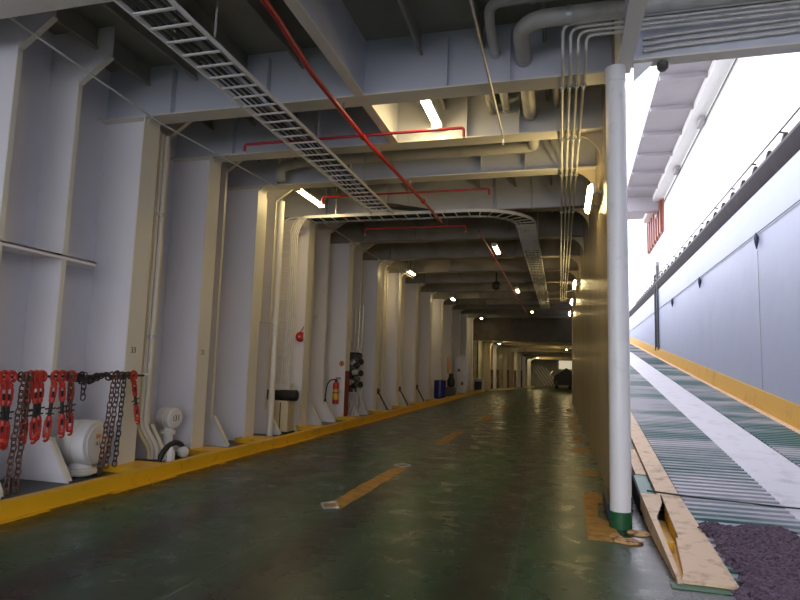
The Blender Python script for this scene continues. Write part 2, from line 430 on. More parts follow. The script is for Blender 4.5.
# ------------------------------------------------------------------ far columns and low beams
FC = [44.5, 46, 48, 50, 52, 54, 56]
for i, y in enumerate(FC):
    x = [-5.0, -4.72, -4.1, -3.68, -3.28, -3.0, -2.62][i]; hh = [3.6, 3.45, 3.35, 3.1, 2.95, 2.82, 2.62][i]
    g = thing('far_column', f'{["cream", "grey", "cream", "cream", "pale", "pale", "white"][i]} column in the low far hold, {ORD[i]} counted from the viewer', 'column', (x, y, 0), 'columns of the low far hold')
    m = ['aged', 'hull', 'aged', 'aged', 'hull', 'hull', 'white'][i]
    MB().box(x - .28, x - .02, y - .02, y + .02, 0, hh).build('web', m, g)
    MB().box(x - .02, x, y - .22, y + .22, 0, hh - .3).build('flange', m, g)
    mb = MB(); pts = []
    for k in range(7):
        a = PI * .5 * k / 6; pts.append((x + .35 - .35 * math.cos(a), hh - .35 + .35 * math.sin(a)))
    for k in range(6):
        (ax, az), (bx, bz) = pts[k], pts[k + 1]
        mb.hexa([(ax, y - .22, az), (bx, y - .22, bz), (bx, y + .22, bz), (ax, y + .22, az), (ax - .02, y - .22, az + .02), (bx - .02, y - .22, bz + .02), (bx - .02, y + .22, bz + .02), (ax - .02, y + .22, az + .02)])
    mb.build('curved_knee', m, g)
    MB().box(x + .3, 1.3, y - .2, y + .2, hh, hh + .05).box(x + .3, 1.3, y - .03, y + .03, hh + .05, 3.66).build('beam_arm', 'aged', g)
    if i < 5:   # rusty lashings hung on the lower half of the columns
        mb = MB()
        for k in range(5):
            yy = y - .15 + .32 * k
            mb.tube([(x + .06, yy, 1.55), (x + .07 + .05 * math.sin(k), yy + .05, .8), (x + .06, yy, .08)], .03, 6)
        tag(mb.build('lashing_bundle', 'rust'), f'rusty brown lashings hanging on the {ORD[i]} column of the low far hold', 'lashings', 'lashings on the far columns')

# slanted ribs, pale patch and machinery at the far end
mb = MB()
for k in range(5):
    mb.obox((-2.15 + .34 * k, 59.3, 1.3 - .06 * k), (.55, 0, -.8), (0, 1, 0), (.8, 0, .55), 1.35 - .08 * k, .05, .055)
tag(mb.build('slanted_rails', 'flange'), 'row of slanted pale rails on the far end wall', 'rails')
mb = MB().box(-.1, 1.1, 59.9, 59.98, 1.8, 2.6)
tag(mb.build('lit_panel', 'porthole'), 'small lit cream opening in the far end wall', 'opening')
v = thing('tow_tractor', 'dark vehicle standing at the far end of the hold', 'vehicle', (.3, 56, 0))
MB().prism([(-.55, .35), (1.15, .35), (1.15, 1.45), (.55, 1.9), (.1, 1.55), (-.55, 1.1)], 'y', 55.2, 57).build('body', 'dark', v)
for xx in (-.3, .85):
    MB().lathe([(.1, -.12), (.36, -.12), (.36, .12), (.1, .12)], (xx, 55.25, .36), (1, 0, 0), 18).build('wheel', 'black', v)
MB().tube([(-.5, 55.2, 1.0), (-.9, 55.1, 1.2), (-.6, 55.1, 1.6)], .05, 8).build('front_hose', 'galv', v)

# ------------------------------------------------------------------ partition details, pillar, beam over the ramp
p = thing('pillar', 'round white pillar with a green foot at the near end of the partition', 'pillar', (.608, 6.76, 0))
MB().lathe([(.105, .165), (.105, 5.03)], (.608, 6.76, 0), n=28).build('shaft', 'white', p)
MB().lathe([(.112, 0), (.112, .165), (.108, .17)], (.608, 6.76, 0), n=28).build('green_foot', 'green', p)
MB().lathe([(.112, 4.86), (.112, 5.03)], (.61, 6.76, 0), n=28).build('head_collar', 'white', p)
e = thing('partition_end_plate', 'narrow white end plate of the partition right behind the pillar', 'plate', (.76, 7.8, 0))
MB().box(PX + .06, .83, 7.78, 7.80, .12, BZ).build('upright', 'white', e)
MB().box(PX + .06, .84, 7.775, 7.805, 0, .12).build('dark_foot', 'navy', e)
mb = MB()
for yb in FR[2:11]:
    pass
for i, yb in enumerate(FR[2:9]):
    pts = [(PX, BZ), (PX, 4.75)] + [(PX - .45 + .45 * math.cos(PI * .5 * k / 6), 4.75 + .5 * math.sin(PI * .5 * k / 6)) for k in range(1, 6)] + [(PX - .45, BZ)]
    tag(MB().prism(pts, 'y', yb - .012, yb + .012).build('partition_bracket', 'aged'), f'curved corner bracket at the top of the partition under the {ORD[i + 2]} ceiling beam', 'bracket', 'brackets on the partition')

b = thing('ramp_portal_beam', 'pale blue-grey beam spanning the open side above the ramp', 'beam', (2.5, 7.0, 5.05))
MB().box(.79, 4.05, 6.71, 6.73, 5.06, DZ).build('web', 'beam', b)
MB().box(.79, 4.05, 6.63, 6.81, 5.04, 5.06).build('bottom_flange', 'flange', b)
MB().prism([(.80, 5.04), (1.0, 5.04), (.97, 5.0), (.80, 4.84)], 'y', 6.70, 6.74).build('corner_bracket', 'white', b)
h = thing('deck_horn', 'small grey horn loudspeaker hanging under the beam above the ramp', 'horn', (1.09, 6.85, 4.9))
MB().lathe([(.03, 0), (.06, .03), (.06, .09), (.035, .11)], (1.1, 6.72, 4.93), (0, 0, 1), 16).build('body', 'grey', h)
MB().box(1.07, 1.13, 6.70, 6.74, 5.03, 5.043).build('bracket', 'galv', h)

# floor markings
def dash(y0, y1, lab, x=-2.45):
    o = MB()
    n = 10; L = []; R = []
    for k in range(n + 1):
        t = k / n; yy = y0 + (y1 - y0) * t
        L.append((x - .11 + random.uniform(-.02, .02) - .02 * (1 - t), yy)); R.append((x + .11 + random.uniform(-.025, .025), yy))
    o.prism(L + R[::-1], 'z', 0, .003)
    tag(o.build('lane_dash', 'oldyellow'), lab, 'road marking', 'worn lane dashes')
dash(6.4, 9.5, 'nearest worn yellow lane dash painted on the green floor')
dash(12.4, 15.4, 'second worn yellow lane dash on the green floor')
dash(18.4, 21.0, 'third faint yellow lane dash on the green floor', -2.3)
dash(24.3, 27, 'fourth faint lane dash on the green floor', -2.3)
MB_ = MB().tube([(-2.52, 6.31, .012), (-2.40, 6.42, .012), (-2.52, 6.66, .012), (-2.63, 6.5, .012)], .014, 6, closed=True)
tag(MB_.build('lashing_socket', 'galv'), 'metal lashing ring set in the floor at the near tip of the first lane dash', 'socket')
MB_ = MB().tube([(-2.60, 9.45, .012), (-2.47, 9.62, .012), (-2.33, 9.5, .012), (-2.44, 9.3, .012)], .014, 6, closed=True)
tag(MB_.build('lashing_socket', 'galv'), 'metal lashing ring set in the floor at the far tip of the first lane dash', 'socket')

def patch(poly, lab, mat='oldyellow', name='floor_paint', cat='road marking', z=.004):
    return tag(MB().prism(poly, 'z', 0, z).build(name, mat), lab, cat)
patch([(.29, 8.25), (.40, 8.6), (.52, 8.4), (.60, 8.0), (.45, 7.9), (.40, 7.1), (.54, 6.9), (.56, 6.5), (.62, 6.28), (.46, 6.16), (.26, 6.17), (.27, 7.2)], 'L-shaped worn orange paint around the foot of the pillar')
patch([(.30, 9.9), (.56, 9.85), (.60, 10.2), (.44, 10.35), (.33, 10.15)], 'small orange scrap of floor paint beyond the pillar by the partition')
for k, (y, L, w) in enumerate(((12.4, 1.0, .34), (14.5, 1.4, .30), (17.2, 1.7, .26), (20.4, 1.6, .3), (24.5, 2.2, .26))):
    pts = [(.26 + random.uniform(-.04, .05), y + L * t) for t in (0, .3, .6, 1)] + [(.26 + w + random.uniform(-.08, .02), y + L * t) for t in (1, .7, .35, 0)]
    patch(pts, f'flaking orange floor paint along the partition, {ORD[k + 1]} patch beyond the pillar')
d = patch([(.46, 6.30), (.50, 6.38), (.56, 6.36), (.60, 6.28), (.66, 6.30), (.76, 6.20), (.70, 6.13), (.6, 6.12), (.5, 6.17)], 'flaky orange and brown paint chips in front of the pillar foot', 'debris', 'paint_flakes', 'debris', .02)
mb = MB().lathe([(.11, 0), (.115, .012), (.06, .022), (.02, .02)], (.76, 6.56, .0), n=18)
tag(mb.build('floor_disc', 'debris'), 'small round rusty cap on the floor right of the pillar foot', 'cap')
mb = MB().box(.50, .60, 7.1, 7.85, 0, .16)
tag(mb.build('dark_block', 'navy'), 'dark blue chock on the floor behind the pillar', 'chock')

# ------------------------------------------------------------------ pipes under the deck
def pipe(name, pts, r, mat, lab, cat='pipe', group=None, bend=.3, n=14, clamps=(), cl_r=1.25):
    g = thing(name, lab, cat, pts[0], group)
    MB().tube(pts, r, n, bend).build('run', mat, g)
    for c, ax in clamps: MB().lathe([(r * cl_r, -.03), (r * cl_r, .03)], c, ax, 14).build('clamp', 'galv', g)
    return g
pipe('deckhead_pipe', [(4.0, 6.55, 5.62), (-.45, 6.55, 5.62), (-.45, 10.25, 5.62), (-.45, 10.55, 5.62), (-5.1, 10.55, 5.62), (-5.5, 10.62, 5.55), (-5.5, 10.62, 5.3)], .10, 'pipe',
     'thick grey pipe bending through the first beam and along the third', bend=.35, clamps=[((.1, 6.55, 5.62), (1, 0, 0)), ((-.45, 7.4, 5.62), (0, 1, 0)), ((-.45, 9.1, 5.62), (0, 1, 0))], cl_r=1.12)
pipe('deckhead_pipe', [(4.0, 6.5, 5.86), (-.80, 6.5, 5.86), (-.82, 6.8, 5.74), (-.82, 10.2, 5.74), (-.82, 10.45, 5.80), (-5.0, 10.45, 5.82)], .062, 'pipe',
     'thinner grey pipe beside the thick bent one', bend=.3, clamps=[((-.3, 6.5, 5.86), (1, 0, 0)), ((-.82, 7.4, 5.74), (0, 1, 0)), ((-.82, 9.1, 5.74), (0, 1, 0))])
pipe('deckhead_pipe', [(-1.06, 7.5, 5.72), (-1.06, 10.4, 5.72)], .045, 'pipe', 'short thin grey pipe left of the two bent pipes in the lit bay', clamps=[((-1.06, 9.1, 5.72), (0, 1, 0))])
pipe('deckhead_pipe', [(-.06, 7.5, 5.74), (-.06, 9.2, 5.74)], .045, 'pipe', 'short grey pipe right of the thick one in the lit bay', clamps=[((-.06, 9.1, 5.74), (0, 1, 0))])
for k in range(4):
    x = .035 + .085 * k; z = 5.53 - .055 * k
    pipe('conduit', [(4.0, 6.58, z), (x, 6.58, z), (x, 6.6, 5.19), (x, 7.0, 5.19), (x, 31.5, 5.19)][0:5], .017, 'conduit',
         f'slim grey conduit, {["leftmost", "second", "third", "rightmost"][k]} of the four running along the top of the partition', 'conduit', 'four conduits along the partition', .12, 8,
         [((x, yy - .02, 5.19), (0, 1, 0)) for yy in (7.45, 9.2, 10.98, 13.62, 16.6)], 2.0)
mb = MB()
# conduits on the ramp beam
for k, z in enumerate((5.18, 5.25, 5.32)):
    tag(MB().tube([(4.0, 6.67, z + .06), (1.2, 6.67, z), (.9, 6.67, z - .02)], .018, 8, .1).build('conduit', 'conduit'), f'{["lowest", "middle", "upper"][k]} thin conduit on the front of the beam above the ramp', 'conduit')

# hangers and thin struts
def hanger(x, y, z0, lab, g='tray hangers', r=.012):
    tag(MB().box(x - r, x + r, y - .004, y + .004, z0, DZ).build('hanger', 'galv'), lab, 'hanger', g)

# red sprinkler piping
s = thing('sprinkler_main', 'red pipe running down the hold under the ceiling beams', 'sprinkler pipe', (-2.82, 5, 5.16))
MB().tube([(-2.74, 3.2, 5.12), (-2.80, 5.1, 5.12), (-2.92, 6.3, 5.12), (-2.95, 8.4, 5.12), (-2.80, 12.5, 5.12), (-2.78, 13.8, 5.12)], .034, 12).build('run', 'red', s)
for x, y in ((-2.95, 8.3), (-2.82, 12.0)): MB().lathe([(.05, -.07), (.05, .07)], (x, y, 5.12), (0, 1, 0), 12).build('tee', 'red', s)
for x, y in ((-2.94, 7.45), (-2.92, 9.2), (-2.86, 10.98)): MB().tube([(x, y, 5.14), (x, y, 5.27)], .012, 6).build('hanger_rod', 'galv', s)
def branch(x0, x1, y, z, lab, ends=True):
    g = thing('sprinkler_branch', lab, 'sprinkler pipe', (x0, y, z))
    MB().tube([(x0, y, z - .12), (x0, y, z), (x1, y, z), (x1, y, z - .14)], .022, 10, .05).build('run', 'red', g)
    for x in (x0, x1): MB().lathe([(.022, 0), (.014, -.03), (.03, -.05), (.03, -.055)], (x, y, z - .12), (0, 0, 1), 10).build('sprinkler_head', 'galv', g)
    MB().box(x1 - .5, x1 - .49, y - .01, y + .01, z, DZ).build('support', 'galv', g)
branch(-5.02, -1.38, 8.38, 5.16, 'red sprinkler branch crossing the first lit bay')
branch(-5.15, -1.42, 12.0, 5.33, 'red sprinkler branch crossing beyond the third beam')
branch(-5.0, -2.3, 14.6, 5.2, 'red sprinkler branch crossing just beyond the curved cable tray')
tag(MB().tube([(-5.3, 4.3, 5.42), (-5.25, 4.3, 5.5), (-3.4, 4.3, 5.58), (-2.3, 4.3, 5.6)], .022, 10, .05).tube([(-4.4, 4.3, 5.53), (-4.4, 4.3, DZ)], .01, 6).build('sprinkler_branch', 'red'), 'dark red branch pipe at the very top left of the frame', 'sprinkler pipe')
tag(MB().tube([(-2.02, 15.0, 5.14), (-2.02, 43.4, 5.14)], .022, 8).build('sprinkler_main', 'red'), 'thin red pipe running along the middle row of ceiling lights', 'sprinkler pipe')
tag(MB().tube([(-1.93, 5.9, 5.75), (-1.93, 5.9, 6.15)], .018, 8).build('sprinkler_drop', 'red'), 'short red drop pipe under the deckhead right of the big girder', 'sprinkler pipe')

# ------------------------------------------------------------------ cable ladders
t = thing('cable_ladder', 'long galvanised cable ladder running under the beams beside the left wall', 'cable ladder', (-3.8, 7, 4.95))
for x in (-4.06, -3.55): MB().box(x - .011, x + .011, 3.4, 12.3, 4.95, 5.0).build('side_rail', 'white', t)
for k in range(34):
    y = 3.5 + .265 * k
    MB().box(-4.05, -3.56, y - .016, y + .016, 4.955, 4.972).build('rung', 'white', t)
for i in range(6):
    x = -3.99 + .075 * i
    pts = [(x, 3.4, 5.0)]
    for k in range(1, 9): pts.append((x + random.uniform(-.02, .02), 3.4 + 1.08 * k, 5.0 + random.uniform(0, .015)))
    tag(MB().tube(pts, .014 + .005 * (i % 3), 8).build('cable', 'cablegrey' if i == 3 else 'cable'), f'cable lying on the long ladder, {["leftmost", "second", "third", "fourth", "fifth", "rightmost"][i]} of six', 'cable', 'cables on the long ladder')
for x in (-4.06, -3.55):
    for j, y in enumerate((5.2, 8.0, 10.2)):
        hanger(x, y, 5.03, f'steel hanger on the {"left" if x < -4 else "right"} rail of the long cable ladder, {ORD[j]} along')
# curved cross ladder: from the wall across, then down the hold
def ribbon_path():
    pts = [(-6.0 + .1 * 0, 12.95), (-5, 12.95), (-4, 12.95), (-3, 12.95), (-2.2, 12.97)]
    for k in range(1, 9):
        a = PI / 2 - PI / 2 * k / 8
        pts.append((-2.0 + 1.0 * math.cos(a), 12.0 + 1.95 * 1 - 1.0 + 1.0 - 1.0 * (1 - 0) + 1.0 * (1 - math.sin(a)) + .0))
    return pts
t = thing('cable_ladder', 'curved cable ladder crossing from the wall and turning down the hold', 'cable ladder', (-2, 13.5, 5.08))
def arc_rail(off):
    # centre of bend at (-2.0, 14.4); radius 1.15 +/- off
    cx, cy, R = -2.0, 14.35, 1.2 + off
    pts = [(-6.0, cy - R, 5.1), (-4.0, cy - R, 5.1)]
    for k in range(11):
        a = -PI / 2 + PI / 2 * k / 10
        pts.append((cx + R * math.cos(a), cy + R * math.sin(a), 5.1))
    pts.append((cx + R, 34, 5.1))
    return pts
def rail_strip(mb, pts, h, w):
    for a, b in zip(pts[:-1], pts[1:]):
        a = Vector(a); b = Vector(b); d = (b - a).normalized(); n = Vector((-d.y, d.x, 0)) * w
        u = Vector((0, 0, h))
        mb.hexa([a - n, b - n, b + n, a + n, a - n + u, b - n + u, b + n + u, a + n + u])
for o_, mt in ((.24, 'white'), (-.24, 'galv')):
    mb = MB(); rail_strip(mb, arc_rail(o_), .07, .009); mb.build('side_rail', mt, t)
A, B = arc_rail(.24), arc_rail(-.24)
def lerp_path(P, s):
    L = [(Vector(b) - Vector(a)).length for a, b in zip(P[:-1], P[1:])]
    for (a, b), l in zip(zip(P[:-1], P[1:]), L):
        if s <= l: return Vector(a).lerp(Vector(b), s / l)
        s -= l
    return Vector(P[-1])
ra, rb = [], []
for x in [-5.9 + .3 * k for k in range(14)]: ra.append((Vector((x, 14.35 - 1.44, 5.11)), Vector((x, 14.35 - .96, 5.11))))
for k in range(1, 9):
    a = -PI / 2 + PI / 2 * k / 8
    c = Vector((-2.0, 14.35, 5.11)); d = Vector((math.cos(a), math.sin(a), 0)); ra.append((c + d * .96, c + d * 1.44))
for k in range(24): ra.append((Vector((-1.04, 14.45 + .13 * k, 5.105)), Vector((-.56, 14.45 + .13 * k, 5.105))))
for k in range(50): ra.append((Vector((-1.04, 17.7 + .34 * k, 5.105)), Vector((-.56, 17.7 + .34 * k, 5.105))))
for a, b in ra: MB().tube([a, b], .013, 6).build('rung', 'conduit', t)
for i in range(4):
    off = -.16 + .1 * i
    P = [Vector(q) + Vector((0, 0, .045)) for q in arc_rail(off)]
    tag(MB().tube(P, .022, 8).build('cable', ['black', 'black', 'green', 'black'][i]), f'cable lying on the curved ladder, {["innermost", "second", "third", "outermost"][i]} of four', 'cable', 'cables on the curved ladder')
for i, (x, y) in enumerate(((-5.2, 12.95), (-3.4, 12.95), (-.56, 15.6), (-1.04, 15.6))): hanger(x, y, 5.15, f'flat hanger holding the curved cable ladder, {["by the left wall", "left of its bend", "right after its bend on the outer rail", "right after its bend on the inner rail"][i]}')
# tangle where the two ladders meet
for i in range(6):
    z0 = 5.03
    pts = [(-3.95 + .07 * i, 11.9, z0), (-3.9 + .07 * i + random.uniform(-.1, .1), 12.4, 5.18 + random.uniform(-.03, .05)), (-3.7 + .1 * i, 12.8, 5.22), (-3.0 + .1 * i, 13.0 + .05 * i, 5.18), (-2.3 + .1 * i, 13.05 + .04 * i, 5.16)]
    tag(MB().tube(pts, .025, 8, .25).build('cable', 'cable' if i % 3 else 'green'), 'cable looping between the long ladder and the curved ladder', 'cable', 'cables looping between the ladders')

# vertical cable ladder beside the bell
t = thing('vertical_cable_ladder', 'upright white cable ladder on the hull left of the red bell', 'cable ladder', (-6.5, 13.0, 1.0))
for x, mt in ((-6.66, 'white'), (-6.38, 'white')):
    MB().tube([(x - .08, 13.0, 1.15), (x - .02, 13.0, 1.9), (x, 13.0, 2.5), (x, 13.0, 4.9), (x + .15, 13.0, 5.14), (x + .5, 13.0, 5.16)], .016, 8, .15).build('side_rail', mt, t)
for k in range(22):
    z = 1.25 + .17 * k; dx = -.05 * max(0, (2.2 - z))
    MB().tube([(-6.66 + dx, 12.985, z), (-6.38 + dx, 12.985, z)], .014, 6).build('rung', 'white', t)
for i in range(4):
    x = -6.32 + .05 * i
    tag(MB().tube([(x - .06, 12.95, 1.12), (x - .03, 12.95, 1.8), (x, 12.95, 2.6), (x, 12.95, 4.8), (x + .2, 12.95, 5.16), (x + .9, 12.95, 5.17)], .018, 8, .2).build('cable', 'conduit'), f'pale cable climbing beside the upright ladder, {["leftmost", "second", "third", "rightmost"][i]} of four', 'cable', 'cables on the upright ladder')

# thin wires strung across
tag(MB().tube([(-6.02, 4.6, 5.42), (-5.95, 7.45, 5.22), (-5.7, 10.9, 5.24)], .014, 6).build('wire', 'white'), 'thin white wire slung along the top of the left wall', 'wire')
tag(MB().tube([(-5.6, 13.3, 5.05), (-5.55, 17, 4.96), (-5.5, 22.0, 5.0)], .02, 6).build('wire', 'galv'), 'thin wire running down the hold from the curved cable ladder', 'wire')
tag(MB().tube([(-.85, 4.6, 5.2), (-.85, 9.0, 5.2), (-.85, 9.02, 5.1)], .016, 6).build('hanger_rod', 'galv'), 'thin straight rod running under the ceiling left of the pipes', 'rod')

# ------------------------------------------------------------------ lights
def fixture(c, L, lab, axis='y', mat='tube', w=.075, group='fluorescent ceiling lights', drop=0):
    x, y, z = c
    g = thing('ceiling_light', lab, 'light', (x, y, z), group)
    MB().box(x - w, x + w, y - L / 2, y + L / 2, z + .035, z + .085).build('housing', 'white', g)
    mb = MB(); n = 10; vs = []
    prof = [(w * .92 * math.cos(a), -.05 * math.sin(a)) for a in [PI * k / 8 for k in range(9)]]
    mb.prism([(x + u, z + .034 + v) for u, v in prof], 'y', y - L / 2 + .03, y + L / 2 - .03).build('diffuser', mat, g)
    for s_ in (-1, 1): MB().box(x - w, x + w, y + s_ * L / 2 - .02, y + s_ * L / 2 + .02, z - .02, z + .06).build('end_cap', 'white', g)
    for s_ in (-1, 1): MB().box(x - .01, x + .01, y + s_ * L * .3 - .01, y + s_ * L * .3 + .01, z + .08, (DZ if y < LOWY else 3.66)).build('stem', 'galv', g)
fixture((-1.93, 8.42, 5.5), 1.3, 'bright fluorescent light in the bay behind the first beam')
fixture((-5.45, 12.0, 5.3), 1.35, 'bright fluorescent light at the top of the left wall by the cable ladder')
fixture((-1.88, 17.9, 5.22), 1.3, 'small ceiling light beyond the bend of the curved cable ladder', mat='tubemid')
fixture((-1.9, 27.5, 5.22), 1.3, 'ceiling light in the middle row, second beyond the curved ladder', mat='tubemid')
fixture((-1.7, 37.6, 5.22), 1.3, 'ceiling light in the middle row, third beyond the curved ladder', mat='tubemid')
fixture((-5.5, 21.6, 5.14), 1.0, 'light at the top of the brightly lit cream frame', mat='tube')
fixture((-5.4, 30.1, 5.14), 1.0, 'light at the top of the tenth hull frame', mat='tubecool')
fixture((-5.4, 41.7, 5.14), 1.0, 'light at the top of the last tall hull frame', mat='tubecool')
fixture((-4.35, 44.1, 3.46), .6, 'light at the near left corner of the low far hold', mat='tubefar')
fixture((.5, 47, 3.25), 1.2, 'light on the right side of the low far hold', mat='tubefar')
fixture((-2.0, 55, 2.72), 1.0, 'light at the far left end of the low far hold', mat='tubefar')
def wall_fixture(y, z, lab, L=1.3):
    x = .46
    g = thing('wall_light', lab, 'light', (x, y, z), 'fluorescent lights on the partition')
    MB().box(x + .03, x + .075, y - L / 2, y + L / 2, z - .08, z + .09).build('housing', 'white', g)
    MB().prism([(x + .03 - .075 * math.sin(PI * k / 8), z + .075 * math.cos(PI * k / 8)) for k in range(9)], 'y', y - L / 2 + .03, y + L / 2 - .03).build('diffuser', 'tube', g)
    for s_ in (-1, 1): MB().box(x + .07, PX, y + s_ * .4 - .02, y + s_ * .4 + .02, z - .02, z + .02).build('arm', 'galv', g)
wall_fixture(9.95, 4.42, 'bright light tube on the partition nearest the pillar')
wall_fixture(20.0, 4.42, 'second light on the partition beyond the pillar')
wall_fixture(25.0, 4.42, 'third light on the partition beyond the pillar', 1.0)
wall_fixture(30.2, 4.42, 'fourth light near the far end of the partition', 1.0)

g = thing('hold_speaker', 'dark round loudspeaker hanging under the ceiling halfway down the hold', 'speaker', (-2.5, 24, 5.0))
MB().lathe([(.05, -.16), (.16, -.12), (.19, 0), (.16, .12), (.05, .16)], (-2.5, 24, 4.98), (0, 1, 0), 18).build('body', 'black', g)
MB().tube([(-2.5, 24, 5.1), (-2.5, 24, DZ)], .03, 8).build('stem', 'dark', g)
# ------------------------------------------------------------------ left wall equipment
# standpipes on frame 1
for k, (y, x, r, mt, lb) in enumerate(((7.72, -6.16, .028, 'aged', 'first'), (7.84, -6.2, .035, 'flange', 'second'), (7.95, -6.2, .045, 'flange', 'third'))):
    pipe('riser_pipe', [(x, y, BZ - .05), (x, y, .55), (x + .05, y + .25, .22), (x + .05, y + .25, .0)][: 4 if k == 1 else 4], r, mt, f'{lb} upright pipe strapped behind the frame stencilled 33', 'pipe', 'upright pipes behind the stencilled frame', .15, 12,
         [((x, y, 1.95), (0, 0, 1)), ((x, y, 3.9), (0, 0, 1))], 1.3)
# big ventilator
def vent(c, R, L, axis, zneck, lab, rust=True):
    c = Vector(c); a = Vector(axis).normalized()
    g = thing('ventilator', lab, 'ventilator', (c.x, c.y, 0), None)
    dr_ = MB().lathe([(R * .72, -L / 2 - .02), (R * .9, -L / 2), (R, -L / 2 + .05), (R, L / 2 - .06), (R * .97, L / 2 - .02), (R * .84, L / 2)], c, a, 36).build('drum', 'white', g)
    MB().lathe([(R * .8, L / 2), (R * .8, L / 2 + .012), (R * .7, L / 2 + .016)], c, a, 36).build('cover', 'white', dr_)
    MB().lathe([(R + .006, -.03), (R + .006, .03)], c, a, 36).build('strap', 'flange', dr_)
    nk = R * .5
    nk_ = MB().lathe([(nk, 0), (nk, c.z - R * .8)], (c.x, c.y, 0), n=24).build('neck', 'white', g)
    MB().lathe([(nk * 1.5, zneck), (nk * 1.5, zneck + .035), (nk * 1.42, zneck + .04), (nk * 1.42, zneck + .075)], (c.x, c.y, 0), n=24).build('neck_flange', 'flange', nk_)
    return g
ax1 = Vector((1, .18, 0)).normalized(); c1 = Vector((-6.35, 6.62, .44))
# large one sits clear of the stiffener behind it
v1 = vent(c1 + Vector((.02, .24, 0)), .30, .42, ax1, .03, 'large white drum ventilator with a small orange label under the chain rail')
f1 = c1 + Vector((.02, .24, 0)) + ax1 * .228; s1 = Vector((-ax1.y, ax1.x, 0))
MB().obox(f1 - s1 * .01 + Vector((0, 0, .09)), s1, ax1, (0, 0, 1), .05, .003, .028).build('orange_label', 'sign', v1)
text('marking', 'A1', f1 - s1 * .01 + Vector((0, 0, -.01)) + ax1 * .002, .085, s1, (0, 0, 1), 'grey', v1)
ax2 = Vector((1, -.15, 0)).normalized(); c2 = Vector((-6.34, 8.72, .63))
v2 = vent(c2, .175, .30, ax2, .36, 'small white ventilator on a neck behind the black hose, marked I31')
s2 = Vector((-ax2.y, ax2.x, 0))
text('marking', 'I31', c2 + ax2 * .168, .13, s2, (0, 0, 1), 'marking', v2)
# hose loop
pts = [(-6.6, 7.7, .03), (-6.2, 7.85, .035)]
pts += [(-5.88 + .04 * math.sin(t), 8.22 + .30 * math.cos(PI - t), .045 + .26 * math.sin(t)) for t in [PI * k / 10 for k in range(11)]]
pts += [(-5.9, 8.55, .04), (-6.05, 8.3, .04)]
tag(MB().tube(pts, .042, 10).build('hose', 'black'), 'black rubber hose arched over the gutter below the small ventilator', 'hose')
mb = MB().lathe([(.13, 0), (.06, .02), (.055, .2), (.01, .28)], (-5.72, 7.98, 0), n=4)
tag(mb.build('wedge_cone', 'white'), 'small white pointed foot beside the black hose', 'bracket')
mb = MB().lathe([(.075, -.05), (.09, 0), (.075, .05)], (-5.82, 8.42, .14), (1, -.3, 0), 16)
tag(mb.build('hose_coupling', 'white'), 'white round coupling inside the black hose loop', 'coupling')

# chain rail
RX, RZ = -5.84, 1.36
g = thing('chain_rail', 'thin dark rail on the left wall from which red lashing gear hangs', 'rail', (RX, 6, RZ))
MB().tube([(RX, 3.6, RZ), (RX, 7.38, RZ)], .016, 10).build('bar', 'dark', g)
for y in (5.4, 6.35, 7.36): MB().tube([(RX, y, RZ), (FX if y > 7 else -6.41, y, RZ)], .014, 8).build('arm', 'flange', g)
MB().lathe([(.03, -.03), (.03, .03)], (RX, 7.42, RZ), (0, 1, 0), 12).build('end_lug', 'white', g)

def tensioner(y, tilt, L, lab, up_red=True):
    # hangs from the rail; local frame: u = down direction
    top = Vector((RX + .02, y, RZ)); d = Vector((.03, math.sin(tilt), -math.cos(tilt))).normalized(); s = Vector((0, math.cos(tilt), math.sin(tilt)))
    n = d.cross(s)
    g = thing('lashing_tensioner', lab, 'lashing tensioner', top, 'red lashing tensioners on the rail')
    P = lambda a, b, c=0: top + d * a + s * b + n * c
    # hook over the rail
    hk = [P(.0 + .055 * -math.cos(t), .055 * math.sin(t)) for t in [-2.6 + 5.2 * k / 10 for k in range(11)]]
    MB().tube(hk, .024, 8).tube([P(.05, -.02), P(.13, 0)], .03, 8).build('hook', 'orange', g)
    u0, u1 = .10, .10 + L * .30
    mb = MB()
    for b in (-1, 1): mb.tube([P(u0, b * .02), P(u0 + .04, b * .034), P(u1 - .04, b * .034), P(u1, b * .015)], .014, 8)
    mb.lathe([(.03, -.025), (.034, 0), (.03, .025)], P(u0, 0), d, 10); mb.lathe([(.028, -.03), (.034, 0), (.026, .03)], P(u1, 0), d, 10)
    mb.build('upper_body', 'orange', g)
    w0, w1 = u1, u1 + L * .36
    MB().tube([P(w0 - .1, 0), P(w1 + .1, 0)], .015, 8).tube([P(w0, 0), P(w1, 0)], .021, 8).build('screw', 'dark', g)
    MB().tube([P((w0 + w1) / 2, -.075), P((w0 + w1) / 2 - .02, .075)], .009, 6).tube([P((w0 + w1) / 2 + .05, -.05), P((w0 + w1) / 2 + .05, .06)], .009, 6).build('lever', 'dark', g)
    mb = MB()
    for b in (-1, 1): mb.tube([P(w1, b * .015), P(w1 + .03, b * .036), P(w1 + L * .26, b * .036), P(w1 + L * .32, b * .02)], .016, 8)
    mb.lathe([(.026, -.03), (.034, 0), (.03, .03)], P(w1, 0), d, 10); mb.lathe([(.03, -.02), (.04, .01), (.03, .04)], P(w1 + L * .3, 0), d, 10)
    mb.build('lower_body', 'orange', g)
    MB().tube([P(w1 + L * .32 + .03 - .035 * math.cos(t), .035 * math.sin(t)) for t in [0, .8, 1.6, 2.4, 3.1, 3.8]], .014, 8).build('end_hook', 'orange', g)
TS = [(5.02, .0, .62), (5.12, .04, .60), (5.20, -.03, .62), (5.45, -.06, .60), (5.53, .02, .60), (5.60, -.02, .57), (5.80, -.12, .60), (5.90, .06, .58), (6.04, .03, .56), (7.14, .20, .54)]
